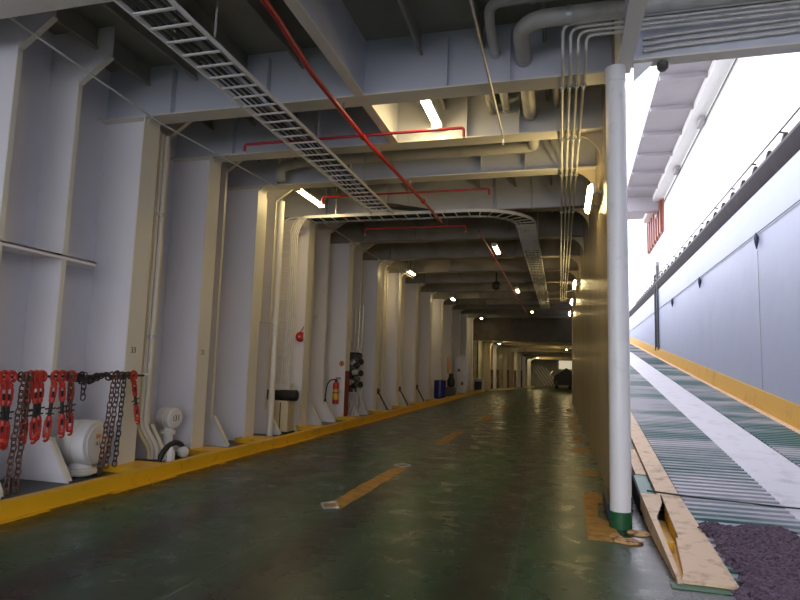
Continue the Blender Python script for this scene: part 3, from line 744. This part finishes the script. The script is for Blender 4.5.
for i, (y, t_, L) in enumerate(TS):
    lab = f'red lashing tensioner with a black screw, {["leftmost", "second", "third", "fourth", "fifth", "sixth", "seventh", "eighth", "ninth", "x"][i]} from the left on the chain rail' if i < 9 else 'lone red lashing tensioner at the right end of the chain rail'
    tensioner(y, t_, L, lab)
def chain(y0, y1, zend, lab, n_mat='rust', x=RX + .05, L=.088):
    mb = MB(); top = Vector((x, y0, RZ + .035)); end = Vector((x + .01, y1, zend)); n = int((top - end).length / (L * .74)); d = (end - top).normalized()
    for k in range(n):
        c = top + d * (k + .5) * L * .74 + Vector((0, .006 * math.sin(k * 1.7), 0))
        mb.link(c, d, (0, 1, 0) if k % 2 else (1, .35, 0), L, .052, .0085)
    mb.link(Vector((RX, y0, RZ)), (0, 0, 1), (1, 0, 0), .10, .075, .012)
    tag(mb.build('lashing_chain', n_mat), lab, 'chain', 'lashing chains on the rail')
chain(5.34, 5.24, .06, 'long rusty chain hanging left of centre on the rail, reaching the gutter')
chain(5.40, 5.36, .06, 'second long rusty chain hanging close beside the first')
chain(6.22, 6.20, 1.05, 'short dark chain tail hanging near the middle of the rail', 'dark')
chain(6.74, 6.58, .10, 'long rusty chain, left one of the three near the right end of the rail')
chain(6.83, 6.70, .10, 'long rusty chain, middle one of the three near the right end of the rail')
chain(6.93, 6.86, .10, 'long dark chain, right one of the three near the right end of the rail', 'dark')
chain(6.0, 6.0, .85, 'rusty red chain hanging beside the ninth tensioner above the large ventilator')
mb = MB()
for k in range(24):
    t = k / 23
    mb.link((RX + .03 * math.cos(k * 1.3), 6.12 + .36 * t, RZ + .0 + .03 * math.sin(k * 1.3) - (.05 * math.sin(t * PI))), (0, 1, .4 * math.sin(k)), (math.sin(k * 1.1), .2, math.cos(k * 1.1)), .088, .055, .010)
tag(mb.build('chain_bundle', 'dark'), 'dark chain wrapped in a bundle round the middle of the rail', 'chain')
mb = MB()
for k in range(9):
    t = k / 8
    mb.link((RX + .02, 6.52 + .56 * t, RZ + .03 * math.sin(k * 2)), (0, 1, .3 * math.sin(k * 2)), (math.sin(k * 1.6), .1, math.cos(k * 1.6)), .10, .06, .012)
tag(mb.build('chain_bundle', 'dark'), 'dark chain stretched along the rail toward the lone right tensioner', 'chain')
# extra hook on dark reel
tag(MB().lathe([(.05, -.02), (.065, 0), (.05, .02)], (RX, 5.97, RZ + .0), (.6, 1, 0), 18).build('dark_hook', 'dark'), 'dark round hook on the rail between the last two tensioners of the row', 'hook')

# bay with standpipe, roll and box
g = thing('standpipe', 'tall white standpipe rising beside the black roll', 'pipe', (-6.0, 12.0, 0))
MB().tube([(-6.15, 12.0, 0), (-6.15, 12.0, BZ)], .07, 16).build('run', 'flange', g)
MB().lathe([(.09, -.05), (.09, .05)], (-6.15, 12.0, 2.5), (0, 0, 1), 16).build('coupling', 'flange', g)
MB().tube([(HX, 12.0, 2.5), (-6.15, 12.0, 2.5)], .02, 8).build('arm', 'flange', g)
g = thing('pipe_casing', 'pale vertical casing on the hull left of the tall standpipe', 'casing', (-6.7, 11.6, 0))
MB().box(-6.72, -6.38, 11.55, 11.75, 2.5, BZ).build('cover', 'flange', g)
MB().box(-6.5, -6.44, 11.5, 11.55, 2.5, BZ).build('rib', 'flange', g)
g = thing('foot_locker', 'cream steel locker standing under the black roll', 'locker', (-6.2, 12.7, 0))
MB().box(-6.42, -5.98, 12.5, 12.85, .05, .74).build('body', 'aged', g)
MB().box(-6.44, -5.96, 12.48, 12.87, 0, .05).build('plinth', 'dark', g)
MB().box(-6.18, -6.16, 12.49, 12.5, .1, .7).build('seam', 'dark', g)
tag(MB().lathe([(.02, -.42), (.09, -.42), (.115, -.38), (.115, .0), (.125, .02), (.125, .4), (.1, .42), (.02, .42)], (-6.25, 12.62, .86), (1, .12, 0), 20).build('rubber_roll', 'black'), 'black rolled-up rubber lying across the cream locker', 'roll')
g = thing('junction_box', 'white junction box at the foot of the upright cable ladder', 'box', (-6.35, 13.05, .8))
MB().box(-6.62, -6.2, 12.98, 13.2, .45, 1.12).build('body', 'flange', g)
MB().box(-6.6, -6.22, 12.965, 12.98, .48, 1.09).build('cover', 'white', g)
MB().prism([(-6.45, 0), (-5.98, 0), (-6.2, .45), (-6.45, .45)], 'y', 13.05, 13.07).build('foot', 'flange', g)
# bell
g = thing('alarm_bell', 'round red alarm bell on the broad hull frame', 'bell', (-6.30, 13.55, 2.27))
gg_ = MB().lathe([(.13, 0), (.13, .03), (.115, .06), (.06, .085), (.01, .09)], (-6.26, 13.612, 2.26), (0, -1, 0), 24).build('gong', 'red', g)
MB().lathe([(.03, .08), (.03, .105), (.012, .11)], (-6.26, 13.612, 2.26), (0, -1, 0), 12).build('bolt', 'sign', gg_)
MB().tube([(-6.26, 13.58, 2.39), (-6.18, 13.59, 2.5), (-6.12, 13.6, 2.7)], .012, 6, .05).build('cable', 'red', g)
# extinguisher
ex, ey = -6.36, 16.44
g = thing('fire_extinguisher', 'red fire extinguisher with a yellow label hanging on the hull frame', 'fire extinguisher', (ex, ey, .45))
cy_ = MB().lathe([(.02, .45), (.085, .46), (.09, .49), (.09, 1.0), (.07, 1.07), (.035, 1.1), (.03, 1.13)], (ex, ey, 0), n=24).build('cylinder', 'orange', g)
MB().lathe([(.0915, .58), (.0915, .88)], (ex, ey, 0), n=24).build('label_band', 'yellow', cy_)
MB().lathe([(.0925, .76), (.0925, .79)], (ex, ey, 0), n=24).build('label_line', 'dark', cy_)
MB().lathe([(.04, 1.03), (.045, 1.08), (.03, 1.16)], (ex, ey, 0), n=16).build('valve', 'dark', g)
MB().box(ex - .02, ex + .15, ey - .015, ey + .015, 1.17, 1.19).box(ex - .02, ex + .13, ey - .015, ey + .015, 1.21, 1.225).build('handle', 'dark', g)
MB().tube([(ex, ey - .02, 1.15), (ex - .14, ey - .05, 1.16), (ex - .27, ey - .05, 1.0), (ex - .30, ey - .05, .62)], .017, 8, .15).build('hose', 'black', g)
MB().lathe([(.02, .15), (.025, .1), (.06, 0)], (ex - .30, ey - .05, .46), n=14).build('nozzle', 'black', g)
MB().box(ex - .1, ex + .1, ey + .08, ey + .145, .78, .82).build('bracket', 'galv', g)
g = thing('wall_sign', 'small round orange sign on the hull frame above the extinguisher', 'sign', (-6.26, 16.58, 1.6))
MB().box(-6.36, -6.16, 16.575, 16.59, 1.49, 1.77).build('plate', 'board', g)
MB().lathe([(.085, 0), (.085, .004), (.055, .004), (.055, 0)], (-6.26, 16.575, 1.63), (0, -1, 0), 20).build('ring', 'sign', g)
MB().box(-6.275, -6.245, 16.569, 16.575, 1.58, 1.68).build('symbol', 'orange', g)
# valve unit
g = thing('valve_unit', 'dark grey cluster of valves and hoses mounted beyond the red-footed frame', 'valve unit', (-6.1, 17.6, .8))
mb = MB().box(-6.45, -6.2, 17.75, 17.95, .75, 2.0); mb.build('back_plate', 'grey', g)
random.seed(3)
for k in range(11):
    z = .85 + .105 * k; x = -6.3 + random.uniform(-.1, .22)
    MB().lathe([(.03, -.1), (.08, -.09), (.1, 0), (.08, .09), (.03, .1)], (x, 17.62 + random.uniform(-.04, .04), z), (1, random.uniform(-.5, .5), random.uniform(-.6, .6)), 12).build('valve_body', ['grey', 'dark', 'pipe'][k % 3], g)
for k in range(4):
    x = -6.4 + .12 * k
    MB().tube([(x, 17.6, 2.0), (x + .02, 17.65, 2.4), (x, 17.7, 3.3 + .2 * (k % 2))], .018, 8, .1).build('feed_pipe', 'galv', g)
    MB().tube([(x + .05, 17.6, .9), (x + .12, 17.58, .5), (x - .02, 17.6, .05)], .022, 8, .15).build('drain_hose', 'pipe', g)
for k in range(3): MB().lathe([(.02, 0), (.10, .01), (.10, .035), (.02, .04)], (-5.98, 17.5, 1.0 + .35 * k), (1, -.6, 0), 14).build('hand_wheel', 'dark', g)
# upright pipes beyond
for k in range(5):
    y = 20.0 + .42 * k
    pipe('riser_pipe', [(-6.45, y, 0), (-6.45, y, 5.27)], .035, 'flange', f'slim upright pipe on the hull before the brightly lit cream frame, {["first", "second", "third", "fourth", "fifth"][k]} of five', 'pipe', 'five upright pipes on the hull', 0, 10)
for k, (y, zz) in enumerate(((19.75, .55), (22.6, .5), (25.5, .5))):
    mb = MB().tube([(-6.1, y, .75), (-5.75, y + .1, .1)], .03, 8).lathe([(.05, 0), (.09, .12), (.06, .2)], (-6.1, y, .62), n=10)
    tag(mb.build('lashing_rod', 'rust'), f'dark rusty lashing fitting leaning at the foot of the {["sixth", "seventh", "eighth"][k]} hull frame', 'lashing rod')
# drum, dark pump, panel, notice board, far box
g = thing('blue_drum', 'dark blue plastic drum standing at the kerb far down the left wall', 'drum', (-5.9, 30.3, 0))
MB().lathe([(.27, 0), (.30, .03), (.30, .3), (.315, .32), (.30, .34), (.30, .62), (.315, .64), (.30, .66), (.30, .93), (.27, .96)], (-5.85, 29.6, 0), n=24).build('body', 'blue', g)
MB().lathe([(.05, .96), (.05, .985)], (-5.75, 29.6, 0), n=12).build('bung', 'black', g)
g = thing('pump', 'black pump unit standing beside the blue drum', 'pump', (-5.8, 32.1, 0))
MB().box(-6.0, -5.5, 31.9, 32.4, 0, .55).build('base', 'grey', g)
MB().lathe([(.05, .55), (.2, .6), (.22, .9), (.12, 1.1), (.12, 1.25), (.04, 1.3)], (-5.75, 32.15, 0), n=16).build('motor', 'black', g)
tag(MB().box(-6.05, -6.0, 32.5, 33.0, 1.3, 2.15).box(-6.02, -5.985, 32.55, 32.95, 1.36, 2.09).build('wall_panel', 'sign'), 'orange-brown panel on the wall above the black pump', 'panel')
g = thing('notice_board', 'tall white notice board covered in papers far down the left wall', 'notice board', (-5.9, 36.4, 0))
MB().box(-6.15, -5.5, 36.35, 36.4, .1, 2.35).build('board', 'board', g)
for k in range(7): MB().box(-6.1 + .22 * (k % 2), -5.95 + .22 * (k % 2), 36.34, 36.35, .3 + .27 * k, .48 + .27 * k).build('paper', 'grey' if k % 3 == 1 else 'white', g)
for x in (-6.14, -5.51): MB().box(x - .02, x + .02, 36.33, 36.42, 0, 2.38).build('post', 'galv', g)
g = thing('fire_hose_box', 'small white-framed cabinet with a dark opening by the far kerb', 'cabinet', (-5.5, 41.8, 0))
mb = MB().box(-5.87, -5.81, 41.60, 42.00, 0, .85).box(-5.25, -5.19, 41.60, 42.00, 0, .85).box(-5.87, -5.19, 41.60, 42.00, .85, .91).box(-5.81, -5.25, 41.95, 42.00, 0, .85); mb.build('frame', 'white', g)
MB().box(-5.75, -5.31, 41.70, 41.90, 0, .7).build('inside', 'dark', g)

# ------------------------------------------------------------------ ramp outside
S = .0931; RY0 = 5.1
rz = lambda y: S * (y - RY0)
HXR = .024
rx = lambda x0, y: x0 + HXR * (y - 7.4)
YE = 72
def slab(mb, xa, xb, y0, y1, top, th, n=1):
    for k in range(n):
        a = y0 + (y1 - y0) * k / n; b = y0 + (y1 - y0) * (k + 1) / n
        p = [(rx(xa, a), a, rz(a) + top - th), (rx(xb, a), a, rz(a) + top - th), (rx(xb, b), b, rz(b) + top - th), (rx(xa, b), b, rz(b) + top - th)]
        mb.hexa(p + [(q[0], q[1], q[2] + th) for q in p])
    return mb
R = thing('vehicle_ramp', 'long ribbed vehicle ramp rising along the open side', 'ramp', (2.6, RY0, 0))
slab(MB(), 1.28, 4.02, 5.12, YE, 0, .10).build('deck_plate', 'rampplate', R)
for nm, xa, xb in (('left_ribs', 1.30, 2.30), ('right_ribs', 3.08, 3.86)):
    mb = MB(); y = 5.3
    while y < 46:
        slab(mb, xa, xb, y, y + .07, .032, .034); y += .155 if y < 25 else .31
    o = mb.build(nm, 'rib', R)
slab(MB(), 2.31, 3.07, 5.3, YE, .012, .014).build('white_stripe', 'stripe', R)
slab(MB(), 3.87, 4.02, 5.3, YE, .012, .014).build('peach_strip', 'peach', R)
slab(MB(), 1.06, 1.29, 7.42, YE, .03, .05).build('left_border', 'peach', R)
# hollow near flap with the yellow slot
def splate(poly, top, th, m_=None):   # plate of any outline lying on the ramp slope
    m_ = m_ or MB(); n_ = len(poly)
    return m_._add([(x, y, rz(y) + top - th) for x, y in poly] + [(x, y, rz(y) + top) for x, y in poly],
                   [tuple(range(n_ - 1, -1, -1)), tuple(range(n_, 2 * n_))] + [(i, (i + 1) % n_, (i + 1) % n_ + n_, i + n_) for i in range(n_)])
splate([(.90, 5.14), (1.29, 5.12), (1.29, 7.40), (1.10, 7.40), (1.085, 7.1), (1.04, 6.06), (1.015, 6.05), (.935, 5.28)], .035, .03).build('flap_top', 'peach', R)
mb = splate([(.87, 5.14), (.892, 5.14), (.905, 5.35), (.935, 6.6), (1.06, 7.1), (1.085, 7.40), (.905, 7.40)], .035, .02)
splate([(.865, 5.12), (.892, 5.12), (.91, 7.40), (.88, 7.40)], .036, .18, mb)
mb.build('flap_outer_plate', 'peach', R)
mb = splate([(.935, 5.28), (1.015, 6.05), (1.04, 6.06), (1.085, 7.1), (1.10, 7.1), (1.06, 6.0), (.955, 5.28)], .0, .13)
mb.prism([(.885, 5.16), (1.0, 5.16), (1.10, 7.2), (.885, 7.2)], 'z', .002, .008); slab(mb, .90, 1.03, 6.02, 6.04, .0, .12)
mb.build('slot_lining', 'slotyellow', R)
slab(MB(), .87, 1.9, 5.03, 5.13, .012, .02).build('toe_plate', 'green', R)
mb = MB(); slab(mb, .90, 1.05, 7.44, 8.4, -.02, .05); mb.build('teal_plate', 'teal', R)
mb = MB(); slab(mb, .92, 1.05, 8.42, 9.9, -.01, .05); mb.build('hinge_plate', 'peach', R)
slab(MB(), .93, 1.06, 9.95, YE, -.02, .12).build('edge_plate', 'rampplate', R)
mb = MB()
for k in range(30):
    a, b = 7.4 + (YE - 7.4) * k / 30, 7.4 + (YE - 7.4) * (k + 1) / 30
    mb.hexa([(rx(.88, a), a, 0), (rx(.91, a), a, 0), (rx(.91, b), b, 0), (rx(.88, b), b, 0), (rx(.88, a), a, rz(a) - .03), (rx(.91, a), a, rz(a) - .03), (rx(.91, b), b, rz(b) - .03), (rx(.88, b), b, rz(b) - .03)])
mb.build('side_girder', 'ledge', R)
# ramp kerb against the wall
mb = MB()
for k in range(12):
    a, b = 4.8 + (YE - 4.8) * k / 12, 4.8 + (YE - 4.8) * (k + 1) / 12
    mb.hexa([(rx(4.03, a), a, rz(a) - .05), (rx(4.09, a), a, rz(a) - .05), (rx(4.09, b), b, rz(b) - .05), (rx(4.03, b), b, rz(b) - .05),
             (rx(4.06, a), a, rz(a) + .42), (rx(4.09, a), a, rz(a) + .42), (rx(4.09, b), b, rz(b) + .42), (rx(4.06, b), b, rz(b) + .42)])
tag(mb.build('ramp_kerb', 'rampkerb'), 'sloping yellow kerb plate along the right edge of the ramp', 'kerb')
# hose across the ramp
pts = [(.95, 7.42, rz(7.42) + .06), (1.2, 7.40, rz(7.4) + .05), (1.7, 7.36, rz(7.36) + .034), (2.2, 7.30, rz(7.3) + .034), (2.6, 7.27, rz(7.27) + .034), (3.4, 7.2, rz(7.2) + .034), (4.0, 7.2, rz(7.2) + .034)]
tag(MB().tube(pts, .010, 8, .1).build('ramp_cable', 'black'), 'thin black cable lying across the ramp', 'cable')

# shaggy mat: woven rope ridges over a lumpy base
out = [(1.29, 6.36), (1.38, 6.46), (1.47, 6.44), (1.49, 6.37), (1.62, 6.40), (1.80, 6.48), (1.95, 6.50), (2.04, 6.44), (2.06, 6.1), (2.2, 5.9), (2.45, 5.75), (2.7, 5.5), (2.75, 4.95), (2.2, 4.85), (1.5, 4.85), (1.22, 4.95), (1.33, 5.12), (1.37, 5.35), (1.34, 5.6), (1.33, 5.9), (1.36, 6.1), (1.31, 6.2)]
def inside(x, y, P):
    c = False; j = len(P) - 1
    for i in range(len(P)):
        xi, yi = P[i]; xj, yj = P[j]
        if (yi > y) != (yj > y) and x < (xj - xi) * (y - yi) / (yj - yi) + xi: c = not c
        j = i
    return c
gz = lambda y: max(rz(y) + .018, 0)
g = thing('rope_mat', 'dark purple-brown shaggy rope mat lying at the foot of the ramp', 'mat', (1.9, 5.7, 0))
mb = MB()
tp = [(x, y, gz(y) + .035) for x, y in out]; bt = [(x, y, gz(y)) for x, y in out]; n = len(out)
cx = sum(p[0] for p in out) / n; cy = sum(p[1] for p in out) / n
mb._add(bt + tp + [(cx, cy, gz(cy) + .05)], [(i, (i + 1) % n, n + (i + 1) % n, n + i) for i in range(n)] + [(n + i, n + (i + 1) % n, 2 * n) for i in range(n)])
mb.build('backing', 'rope', g)
mb = MB(); random.seed(11)
y = 4.88
while y < 6.52:
    xs = []
    x = 1.2
    seg = []
    while x < 2.8:
        if inside(x, y, out):
            seg.append((x, y + random.uniform(-.014, .014), gz(y) + .045 + random.uniform(-.012, .016)))
        elif len(seg) > 1:
            mb.tube(seg, .016, 5); seg = []
        else: seg = []
        x += .035
    if len(seg) > 1: mb.tube(seg, .016, 5)
    y += .026
o = mb.build('woven_strands', 'rope', g)
mb = MB()
for k in range(1500):
    x, y = random.uniform(1.22, 2.75), random.uniform(4.86, 6.5)
    if not inside(x, y, out): continue
    a = random.uniform(-.7, .7); l = random.uniform(.03, .07)
    z = gz(y) + .055
    mb.tube([(x - l * math.cos(a), y - l * math.sin(a), z - .012), (x, y, z + .014), (x + l * math.cos(a), y + l * math.sin(a), z - .012)], .009, 4)
for i in range(n):
    (x0, y0), (x1, y1) = out[i], out[(i + 1) % n]
    m_ = max(1, int(math.hypot(x1 - x0, y1 - y0) / .03))
    for j in range(m_):
        t_ = j / m_; x = x0 + (x1 - x0) * t_; y = y0 + (y1 - y0) * t_
        mb.tube([(x, y, gz(y) + .04), (x + random.uniform(-.03, .03), y + random.uniform(-.03, .03), gz(y) + .012)], .01, 4)
o = mb.build('loose_fibres', 'rope', g); o['kind'] = 'stuff'

# ------------------------------------------------------------------ ship side right of the ramp
mb = MB()
def wallstrip(xa, xb, z0, z1, y0=3, y1=YE):
    m_ = MB(); a, b = y0, y1
    return m_.hexa([(rx(xa, a), a, z0), (rx(xb, a), a, z0), (rx(xb, b), b, z0), (rx(xa, b), b, z0), (rx(xa, a), a, z1), (rx(xb, a), a, z1), (rx(xb, b), b, z1), (rx(xa, b), b, z1)])
struct('wall_ship_side', wallstrip(4.10, 4.4, -.2, 5.86, -6), 'outwall')
struct('wall_ship_side_upper', wallstrip(4.16, 4.4, 5.86, 10.1), 'outwhite')
L = thing('fender_ledge', 'long dark ledge running along the ship side above the ramp', 'ledge', (4.1, 20, 5.86))
def wallprof(prof, y0, y1):   # profile of (x at the near end, z) swept along the ship side
    m_ = MB(); n_ = len(prof)
    return m_._add([(rx(x, y0), y0, z) for x, z in prof] + [(rx(x, y1), y1, z) for x, z in prof],
                   [tuple(range(n_)), tuple(range(2 * n_ - 1, n_ - 1, -1))] + [(i, i + n_, (i + 1) % n_ + n_, (i + 1) % n_) for i in range(n_)])
wallprof([(4.16, 6.10), (4.02, 6.10), (4.0, 6.06), (4.03, 5.9), (4.09, 5.72), (4.16, 5.72)], 6, YE).build('fender', 'ledge', L)
wallprof([(4.16, 6.16), (4.03, 6.16), (4.03, 6.11), (4.16, 6.11)], 6, YE).build('top_strip', 'dark', L)
for k in range(34):
    y = 8.5 + 1.0 * k
    mb = MB().prism([(rx(4.12, y), 6.16), (rx(4.02, y), 6.16), (rx(4.06, y), 6.30), (rx(4.12, y), 6.30)], 'y', y - .04, y + .04)
    mb.build('lug', 'dark', L)
Wl = thing('jackstay', 'thin wire with short stand-off pegs along the white wall above the ledge', 'wire', (4.1, 20, 6.4))
MB().tube([(rx(4.08, 8), 8, 6.45), (rx(4.08, 60), 60, 6.38)], .018, 6).build('wire', 'dark', Wl)
for k in range(16):
    y = 9 + 1.9 * k; MB().tube([(rx(4.16, y), y, 6.42), (rx(4.06, y), y, 6.44)], .018, 6).build('peg', 'dark', Wl)
Wl = thing('hanging_line', 'thin line with hanging toggles stretched along the pale wall above the ramp', 'wire', (4.08, 20, 4.6))
MB().tube([(rx(4.07, 8), 8, 4.80), (rx(4.07, 50), 50, 4.66)], .012, 6).build('line', 'grey', Wl)
for y, z in ((14.5, 4.78), (20.8, 4.76), (26.5, 4.74)):
    MB().lathe([(.02, 0), (.05, -.1), (.045, -.2), (.012, -.36)], (rx(4.05, y), y, z - .0), n=10).build('toggle', 'navy', Wl)
tag(MB().tube([(rx(4.09, 14.6), 14.6, 4.4), (rx(4.09, 14.6), 14.6, 1.3)], .005, 6).build('drop_line', 'outgrey'), 'thin line hanging down the pale wall from the nearest toggle', 'wire')
for k, y in enumerate((31.0, 31.9)):
    pipe('drain_pipe', [(rx(4.05, y), y, 6.9), (rx(4.05, y), y, 2.75)], .05, 'grey', f'thin upright drain pipe on the ship side far up the ramp, {["nearer", "farther"][k]} of a pair', 'pipe', 'pair of drain pipes', 0, 10)
tag(MB().box(rx(4.0, 31.4), rx(4.14, 31.4), 31.0, 31.9, 6.5, 7.1).build('junction_box', 'outgrey'), 'grey box on the white wall above the pair of drain pipes', 'box')

# overhanging deck with ribs, wall lamps, louvre
O = thing('overhead_deck', 'grey overhanging deck high above the ramp', 'deck', (3.2, 20, 10))
def oslab(mb, xa, xb, y0, y1, z0, z1):
    f = lambda x, y: x + .024 * (y - 16)
    return mb.hexa([(f(xa, y0), y0, z0), (f(xb, y0), y0, z0), (f(xb, y1), y1, z0), (f(xa, y1), y1, z0), (f(xa, y0), y0, z1), (f(xb, y0), y0, z1), (f(xb, y1), y1, z1), (f(xa, y1), y1, z1)])
oslab(MB(), 2.68, 4.45, 11, 34, 10.0, 10.2).build('slab', 'outgrey', O)
for k in range(9):
    y = 13 + 2.1 * k
    oslab(MB(), 2.70, 4.4, y, y + .12, 9.86, 10.0).build('rib', 'outgrey', O)
oslab(MB(), 3.95, 4.45, 11, 34, 9.75, 10.0).build('edge_box', 'outwhite', O)
oslab(MB(), 2.66, 4.2, 29.5, 30, 9.3, 10.0).build('end_coaming', 'outgrey', O)
g = thing('louvre', 'rust-red slatted louvre high on the ship side', 'louvre', (4.6, 32, 8.3))
wallstrip(4.12, 4.17, 8.2, 10.0, 29.0, 35.0).build('frame', 'louvre', g)
for k in range(7):
    y = 29.3 + .85 * k; MB().box(rx(4.02, y), rx(4.13, y), y, y + .3, 8.2, 9.95).build('slat', 'louvre', g)
for k, (y, z) in enumerate(((19.9, 9.62), (24.7, 9.65), (30.5, 9.3))):
    g = thing('flood_lamp', f'small wall lamp under the overhanging deck, {["nearest", "second", "beside the louvre"][k]}', 'lamp', (rx(4.05, y), y, z))
    MB().box(rx(3.98, y), rx(4.12, y), y - .3, y + .3, z - .1, z + .08).build('body', 'outgrey', g)
    MB().box(rx(4.1, y), rx(4.17, y), y - .05, y + .05, z - .03, z + .03).build('bracket', 'galv', g)
tag(MB().tube([(rx(4.12, 12), 12, 9.62), (rx(4.12, 34), 34, 9.45)], .02, 6).build('conduit', 'grey'), 'thin conduit linking the wall lamps under the overhanging deck', 'conduit')

# ------------------------------------------------------------------ world, camera
w = bpy.data.worlds.new('daylight'); SC.world = w; w.use_nodes = True
bg = w.node_tree.nodes['Background']
bg.inputs[0].default_value = (.90, .90, 1.0, 1); bg.inputs[1].default_value = 4.3

cam = bpy.data.cameras.new('camera'); co = bpy.data.objects.new('camera', cam); COL.objects.link(co)
F = 590.0
cam.sensor_width = 36; cam.lens = F / 800 * 36; cam.clip_end = 300; cam.clip_start = .05
vY = Vector((160, -71, -F)).normalized()
vZ = Vector((.0293, 1, -(71 - 160 * .0293) / F)).normalized()
vX = vY.cross(vZ)
Rm = Matrix((vX, vY, vZ))
co.matrix_world = Matrix.Translation((0, 0, 1.6)) @ Rm.to_4x4()
SC.camera = co
SC.view_settings.view_transform = 'Standard'; SC.view_settings.look = 'None'
SC.view_settings.exposure = 0; SC.view_settings.gamma = 1; SC.view_settings.use_curve_mapping = False
SC.cycles.use_denoising = True
SC.cycles.max_bounces = 10; SC.cycles.diffuse_bounces = 5; SC.cycles.glossy_bounces = 4
SC.cycles.sample_clamp_indirect = 6
